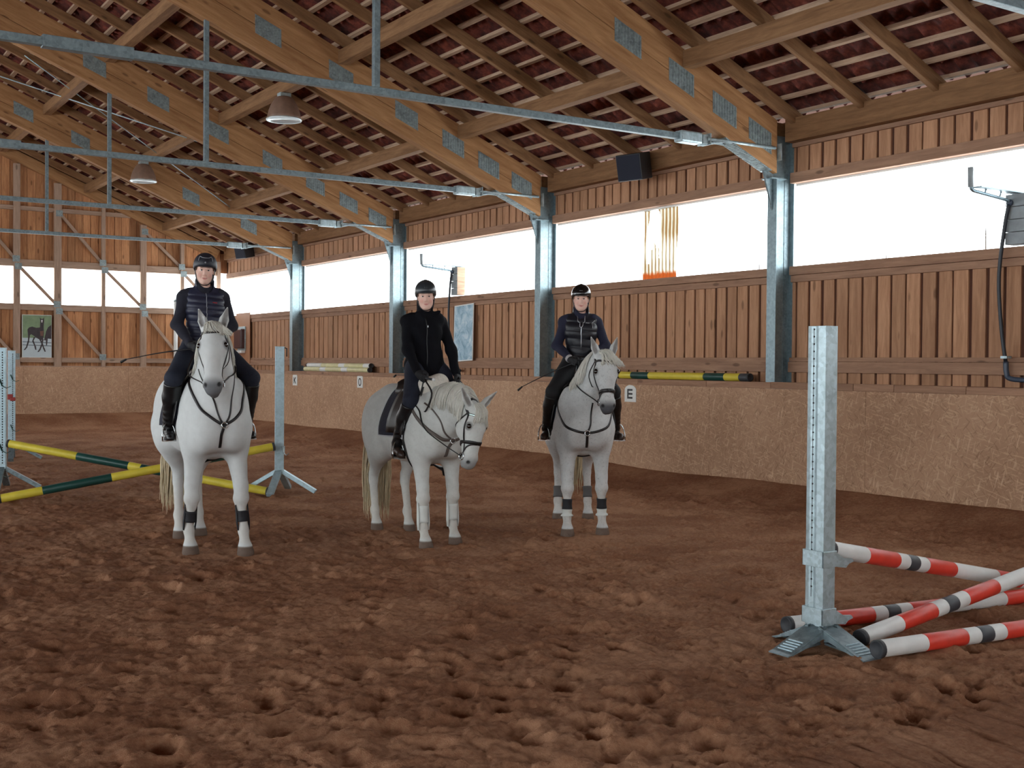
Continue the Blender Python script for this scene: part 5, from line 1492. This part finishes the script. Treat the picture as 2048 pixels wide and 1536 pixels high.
letter('O', 21.37, 1.265, .26, .24, 'white plate with black letter O on the kickboard, left of the middle horse')
letter('E', 12.70, 1.25, .25, .235, 'white round topped plate with black letter E beside the right rider', True)

# ---- posters and panels
MT['ph_green'] = plain('printed meadow', sr(124,146,112), .5, var=.2, vscale=6)
MT['ph_snow'] = plain('printed pale ground', sr(192,206,212), .5, var=.05)
MT['ph_foal'] = plain('printed dark brown coat', sr(58,50,54), .5, var=.2, vscale=12)
MT['ph_brown'] = plain('printed brown chest', sr(112,80,66), .5)
MT['ph_line'] = plain('printed fence line', sr(60,76,88), .5)
def foal_poster():
    x0, x1, z0, z1 = 5.385, 6.065, 1.715, 2.755; Yp = YE + .012
    root = empty('foal_poster', ((x0 + x1)/2, Yp, z0), 0, 'portrait poster of a dark long legged foal on the gable wall', 'poster'); sh = ((x0 + x1)/2, Yp, z0)
    def P(u, v): return (x0 + (u - 425) / 575 * (x1 - x0), z1 - (v - 285) / 825 * (z1 - z0))
    MB().box((x0, Yp, z0), (x1, Yp + .012, z1)).build('board', MT['white'], root, sh)
    k = [0]
    def poly(pts, mat, nm):
        k[0] += 1; d = .0012 * k[0]; m = MB(); m.prism([P(*p) for p in pts], (0, Yp - d, 0), (1,0,0), (0,0,1), (0, .001, 0)); return m
    pic = MB(); mats = ['ph_green', 'ph_snow', 'ph_line', 'ph_foal', 'ph_brown', 'p_white']
    def add(pts, mat):
        k[0] += 1; pic.cur = mats.index(mat); pic.prism([P(*p) for p in pts], (0, Yp - .0006 * k[0], 0), (1,0,0), (0,0,1), (0, .0005, 0))
    add([(435,1100),(995,1100),(995,700),(435,700)], 'ph_snow'); add([(435,730),(995,730),(995,293),(435,293)], 'ph_green')
    for v in (790, 850): add([(435,v+12),(995,v+26),(995,v+38),(435,v+22)], 'ph_line')
    add([(995,470),(930,520),(890,600),(850,770),(880,775),(920,740),(995,745)], 'ph_foal'); add([(885,740),(925,740),(910,870),(890,870)], 'ph_foal')
    add([(530,570),(560,530),(620,513),(700,535),(772,525),(778,400),(768,330),(795,362),(830,360),(852,325),(852,420),(842,500),(850,640),(838,740),(800,772),(740,748),(690,722),(640,682),(600,660),(565,690),(540,690)][::-1], 'ph_foal')
    for s in ([(560,670),(548,790),(512,910),(468,968)], [(665,715),(632,790),(675,890),(690,960)], [(748,720),(808,830),(840,920),(872,995)], [(825,750),(805,860),(770,950),(732,1002)]):
        for a, b in zip(s, s[1:]): add([(a[0]-15,a[1]),(b[0]-11,b[1]),(b[0]+13,b[1]),(a[0]+19,a[1])], 'ph_foal')
    add([(770,600),(840,590),(835,690),(780,690)], 'ph_brown'); add([(795,380),(822,380),(815,430),(800,430)], 'p_white')
    pic.build('print', [MT[m] for m in mats], root, sh)
foal_poster()
def faded():
    m, nt, b = newmat('faded blue print'); c = coords(nt); n = noise(nt, c, 5, 6, .7, .8); r = ramp(nt, [(.35, sr(96,140,168)), (.5, sr(150,186,206)), (.66, sr(206,222,226))])
    L(nt, n, 'Fac', r, 'Fac'); L(nt, r, 'Color', b, 'Base Color'); b.inputs['Roughness'].default_value = .4; return m
MT['faded'] = faded()
root = empty('leaning_poster', (10.40, 17.60, 1.69), 0, 'faded pale blue poster board leaning on the planks right of the middle rider', 'poster')
o = MB().box((-.006, -.33, 0), (.006, .33, 1.0)).build('board', MT['white'], root); o.rotation_euler = (-.045, .045, 0)
o2 = MB().box((-.0085, -.31, .02), (-.0065, .31, .98)).build('print', MT['faded'], root); o2.rotation_euler = (-.045, .045, 0)
root = empty('wall_panel', (10.44, 28.75, 1.62), 0, 'tall brown board panel on the long wall beside the left rider', 'panel')
MB().box((0, -.5, 0), (.02, .5, 1.28)).build('board', plain('brown panel', sr(164,118,88), .6, var=.06, vscale=4), root, bevel=.004)
root = empty('dispenser', (10.438, 28.78, 1.87), 0, 'dark wall box with a pale lower lip on the brown panel', 'wall box')
MB().box((-.14, -.26, .12), (0, .26, .62)).build('housing', plain('dark reddish plastic', sr(74,52,54), .35), root, bevel=.03)
MB().box((-.12, -.24, .0), (0, .24, .07)).build('lip', MT['p_white'], root, bevel=.015); MB().box((-.03, -.27, .06), (0, .27, .68)).build('back_plate', MT['galv_light'], root, bevel=.006)

# ---- loudspeakers
def speaker(loc, yaw, pitch, label, s=.9):
    root = empty('loudspeaker', loc, yaw, label, 'loudspeaker', 'loudspeakers under the eaves'); root.rotation_euler = (0, pitch, yaw)
    MB().prism([(-.16, -.20), (.16, -.16), (.16, .16), (-.16, .20)], (0, 0, -.20 * s), (1,0,0), (0,1,0), (0, 0, .40 * s)).build('cabinet', MT['black'], root, bevel=.01)
    MB().box((-.168, -.185, -.185 * s), (-.158, .185, .185 * s)).build('grille', plain('speaker cloth', sr(22,28,46), .8), root, bevel=.004)
    MB().beam((.10, 0, .12), (.24, 0, .10), .05, .03).build('bracket', MT['black'], root)
speaker((10.12, 12.52, 4.37), .30, -.22, 'black box loudspeaker under the eaves above the broken corrugated sheet')
speaker((10.12, 27.75, 4.40), .30, -.22, 'small black loudspeaker under the eaves in the far corner')

# ---- bell lamps
MT['lamp_shell'] = plain('dusty brown lamp shell', sr(132,104,88), .55, var=.15, vscale=10)
MT['lamp_in'] = plain('bright reflector', sr(215,228,232), .25, .4)
MT['bulb'] = plain('frosted bulb', sr(225,232,235), .3)
def lamp(loc, label):
    root = empty('bell_lamp', loc, 0, label, 'ceiling lamp', 'bell shaped hall lamps')
    MB().lathe([(.10, -.06), (.125, -.07), (.15, -.10), (.20, -.18), (.235, -.27), (.255, -.36), (.262, -.40), (.250, -.40), (.242, -.36), (.222, -.27), (.188, -.18), (.13, -.11), (.05, -.09)], (0,0,0), (0,0,1), 32).build('shade', [MT['lamp_shell']], root)
    MB().lathe([(.262, -.395), (.275, -.405), (.272, -.42), (.248, -.415), (.245, -.40)], (0,0,0), (0,0,1), 32).build('rim', MT['lamp_in'], root)
    MB().lathe([(.236, -.352), (.216, -.265), (.18, -.178), (.12, -.118), (.04, -.10)][::-1], (0,0,0), (0,0,1), 28).build('reflector', MT['lamp_in'], root)
    MB().ball((0, 0, -.22), (.05, .05, .09), 14, 10).build('bulb', MT['bulb'], root)
    MB().box((-.09, -.07, -.07), (.09, .07, .0)).build('ballast_box', MT['galv_light'], root, bevel=.01)
lamp((6.84, 17.05, roofz(6.87) - .216), 'brown bell shaped lamp under a purlin, larger and nearer of the two')
lamp((6.76, 24.55, roofz(6.87) - .216), 'brown bell shaped lamp farther back, upper left before the gable')

# ---- sprinklers on the window sill
MT['weathered'] = plain('weathered grey boards', sr(150,158,162), .8, var=.2, vscale=6)
MT['pipe'] = galv('pipe zinc', sr(130,150,160), .15)
MT['hose'] = plain('black blue hose', sr(28,34,44), .45)
MT['blue_fit'] = plain('blue hose fitting', sr(58,70,88), .4)
def sprinkler(y, w, label):
    root = empty('sprinkler', (10.42, y, 2.85), 0, label, 'sprinkler', 'wall sprinklers'); 
    bx = MB()
    for k in range(4): bx.box((.0, -w, .02 + .125 * k), (.17, 0.03, .02 + .125 * (k + 1) - .006))
    bx.build('board_box', MT['weathered'], root, bevel=.003); MB().box((.005, -w - .004, .02), (.165, -w - .001, .51)).build('side_board', MT['batten'], root)
    MB().beam((-.60, -.06, .53), (.20, -.06, .53), .12, .012).build('cover_plate', MT['pipe'], root)
    MB().tube([(.02, -.03, .42), (-.08, -.03, .455), (-.60, -.03, .50), (-.63, -.03, .515), (-.64, -.03, .55)], .017, 10).build('arm_pipe', MT['pipe'], root)
    MB().tube([(-.64, -.03, .53), (-.645, -.03, .72)], .026, 10).build('nozzle', MT['weathered'], root)
    for x in (-.42, -.18): MB().tube([(x, -.03, .475 - .09 * x * .4), (x, -.045, .53)], .008, 6).build('hanger', MT['pipe'], root)
    MB().ball((-.02, -.03, .43), .035, 10, 8).build('valve', MT['blue_fit'], root)
    MB().tube(spline([(-.03, -.03, .42), (-.035, .01, .20), (-.03, .07, -.30), (-.03, .035, -.80), (-.03, -.02, -1.15)], 24).tolist(), .019, 10).build('hose', MT['hose'], root)
    MB().tube(spline([(-.03, -.02, -1.14), (-.03, -.03, -1.25), (-.03, -.08, -1.31), (-.03, -.35, -1.325)], 16).tolist(), .026, 10).build('elbow', MT['blue_fit'], root)
    MB().box((-.06, -.05, -1.11), (.02, .02, -1.085)).build('clamp', MT['galv_light'], root)
sprinkler(7.03, .36, 'sprinkler with grey board box and long hose, at the right photo edge')
sprinkler(18.03, .17, 'sprinkler with thin bent arm on the sill above the middle rider')

# ---- torn corrugated sheet in the window opening
def sheet():
    m, nt, b = newmat('yellowed corrugated plastic'); out = nt.nodes['Material Output']
    c = coords(nt, (1, 13, 1)); n = N(nt, 'ShaderNodeTexWave', Scale=4.16, Distortion=1.2); n.bands_direction = 'Y'; c2 = coords(nt); nt.links.new(c2.outputs[0], n.inputs['Vector']); r = ramp(nt, [(.1, (.34, .24, .13, 1)), (.45, (.46, .42, .34, 1)), (.9, (.60, .58, .54, 1))]); L(nt, n, 'Fac', r, 'Fac')  # light and shade of the ribs painted into the colour as wave stripes
    # rust creeping up from the foot of the sheet
    t = nt.nodes.new('ShaderNodeTexCoord'); sx = nt.nodes.new('ShaderNodeSeparateXYZ'); L(nt, t, 'Object', sx, 0)
    n2 = noise(nt, coords(nt, (1, 12, 2)), 3, 4, .7); ad = N(nt, 'ShaderNodeMath', operation='MULTIPLY_ADD'); ad.inputs[1].default_value = -.13; L(nt, n2, 'Fac', ad, 0); L(nt, sx, 'Z', ad, 2)
    rr = ramp(nt, [(0, (1,1,1,1)), (.05, (0,0,0,1))]); L(nt, ad, 0, rr, 'Fac'); sp = nt.nodes.new('ShaderNodeSeparateColor'); L(nt, rr, 'Color', sp, 0)
    mx = mixc(nt, (r, 'Color'), (.42, .17, .06, 1), (sp, 0))
    tr = nt.nodes.new('ShaderNodeBsdfTranslucent'); nt.links.new(mx[0].outputs[2], tr.inputs['Color']); nt.links.new(mx[0].outputs[2], b.inputs['Base Color'])
    ms = nt.nodes.new('ShaderNodeMixShader'); ms.inputs[0].default_value = .75; L(nt, b, 0, ms, 1); L(nt, tr, 0, ms, 2); L(nt, ms, 0, out, 'Surface'); return m
def torn_sheet():
    root = empty('corrugated_sheet', (10.585, 12.55, 2.85), 0, 'torn yellowed corrugated sheet with a ragged hole standing in the window opening', 'plastic sheet')
    hole = [(610,300),(700,300),(742,440),(725,600),(745,900),(728,975),(716,830),(668,820),(655,740),(640,718),(622,730),(618,840),(590,830),(585,1035),(540,1035),(552,600),(575,400)]
    hp = [(12.907 - (1220 + u/6.98 - 1290) * .01072, 3.825 - (380 + v/6.98 - 422) * .00715) for u, v in hole]
    def inside(y, z):
        c = False; j = len(hp) - 1
        for i in range(len(hp)):
            (a, b), (d, e) = hp[i], hp[j]
            if (b > z) != (e > z) and y < (d - a) * (z - b) / (e - b) + a: c = not c
            j = i
        return c
    ny, nz = 96, 60; vs = []; fs = []
    for i in range(ny + 1):
        for k in range(nz + 1):
            y = 12.90 - .71 * i / ny + .012 * math.sin(k * .11) - .00045 * k; z = 2.85 + .975 * k / nz
            vs.append((.010 * math.sin(2 * math.pi * i / ny * 9.3) + .0, y - 12.55, z - 2.85))
    for i in range(ny):
        for k in range(nz):
            a = i * (nz + 1) + k; y, z = vs[a][1] + 12.55, vs[a][2] + 2.85
            if not inside(y, z): fs.append((a, a + nz + 1, a + nz + 2, a + 1))
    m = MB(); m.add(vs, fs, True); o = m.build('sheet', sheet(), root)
    md = o.modifiers.new('thick', 'SOLIDIFY'); md.thickness = .002
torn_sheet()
MT['stalk'] = plain('dry stalk', sr(96,84,70), .9)
for y, h, lab in ((11.42, .40, 'thin dry stalk on the sill right of the torn sheet'), (10.55, .13, 'short dry stalk on the sill just left of the closest post'), (16.75, .62, 'tall thin stalk on the sill left of the second post'), (15.85, .48, 'thin pale stalk on the sill close to the second post'),
                  (8.6, .12, 'short dry stalk on the sill right of the closest post'), (7.35, .34, 'thin stalk beside the sprinkler box at the right')):
    o = MB().tube([(0, 0, 0), (.004, .006, h * .5), (0, 0, h)], [.006, .005, .002], 6).build('plant_stalk', MT['stalk']); o.location = (10.53, y, 2.848)
    tag(o, lab, 'plant stalk', 'dry stalks on the window sill')

# ---- thin wires bracing the roof
for p, q, lab in (((4.0, 22.1, roofz(4.0) - .17), (8.72, 24.86, roofz(8.72) - .19), 'thin steel bracing wire crossing the roof before the gable, sloping down to the right'),
                  ((3.1, 24.7, roofz(3.1) - .19), (8.7, 20.25, roofz(8.7) - .19), 'thin steel bracing wire crossing the roof behind the third girder')):
    o = MB().tube([p, q], .011, 6).build('bracing_wire', MT['galv_light']); tag(o, lab, 'wire', 'roof bracing wires')
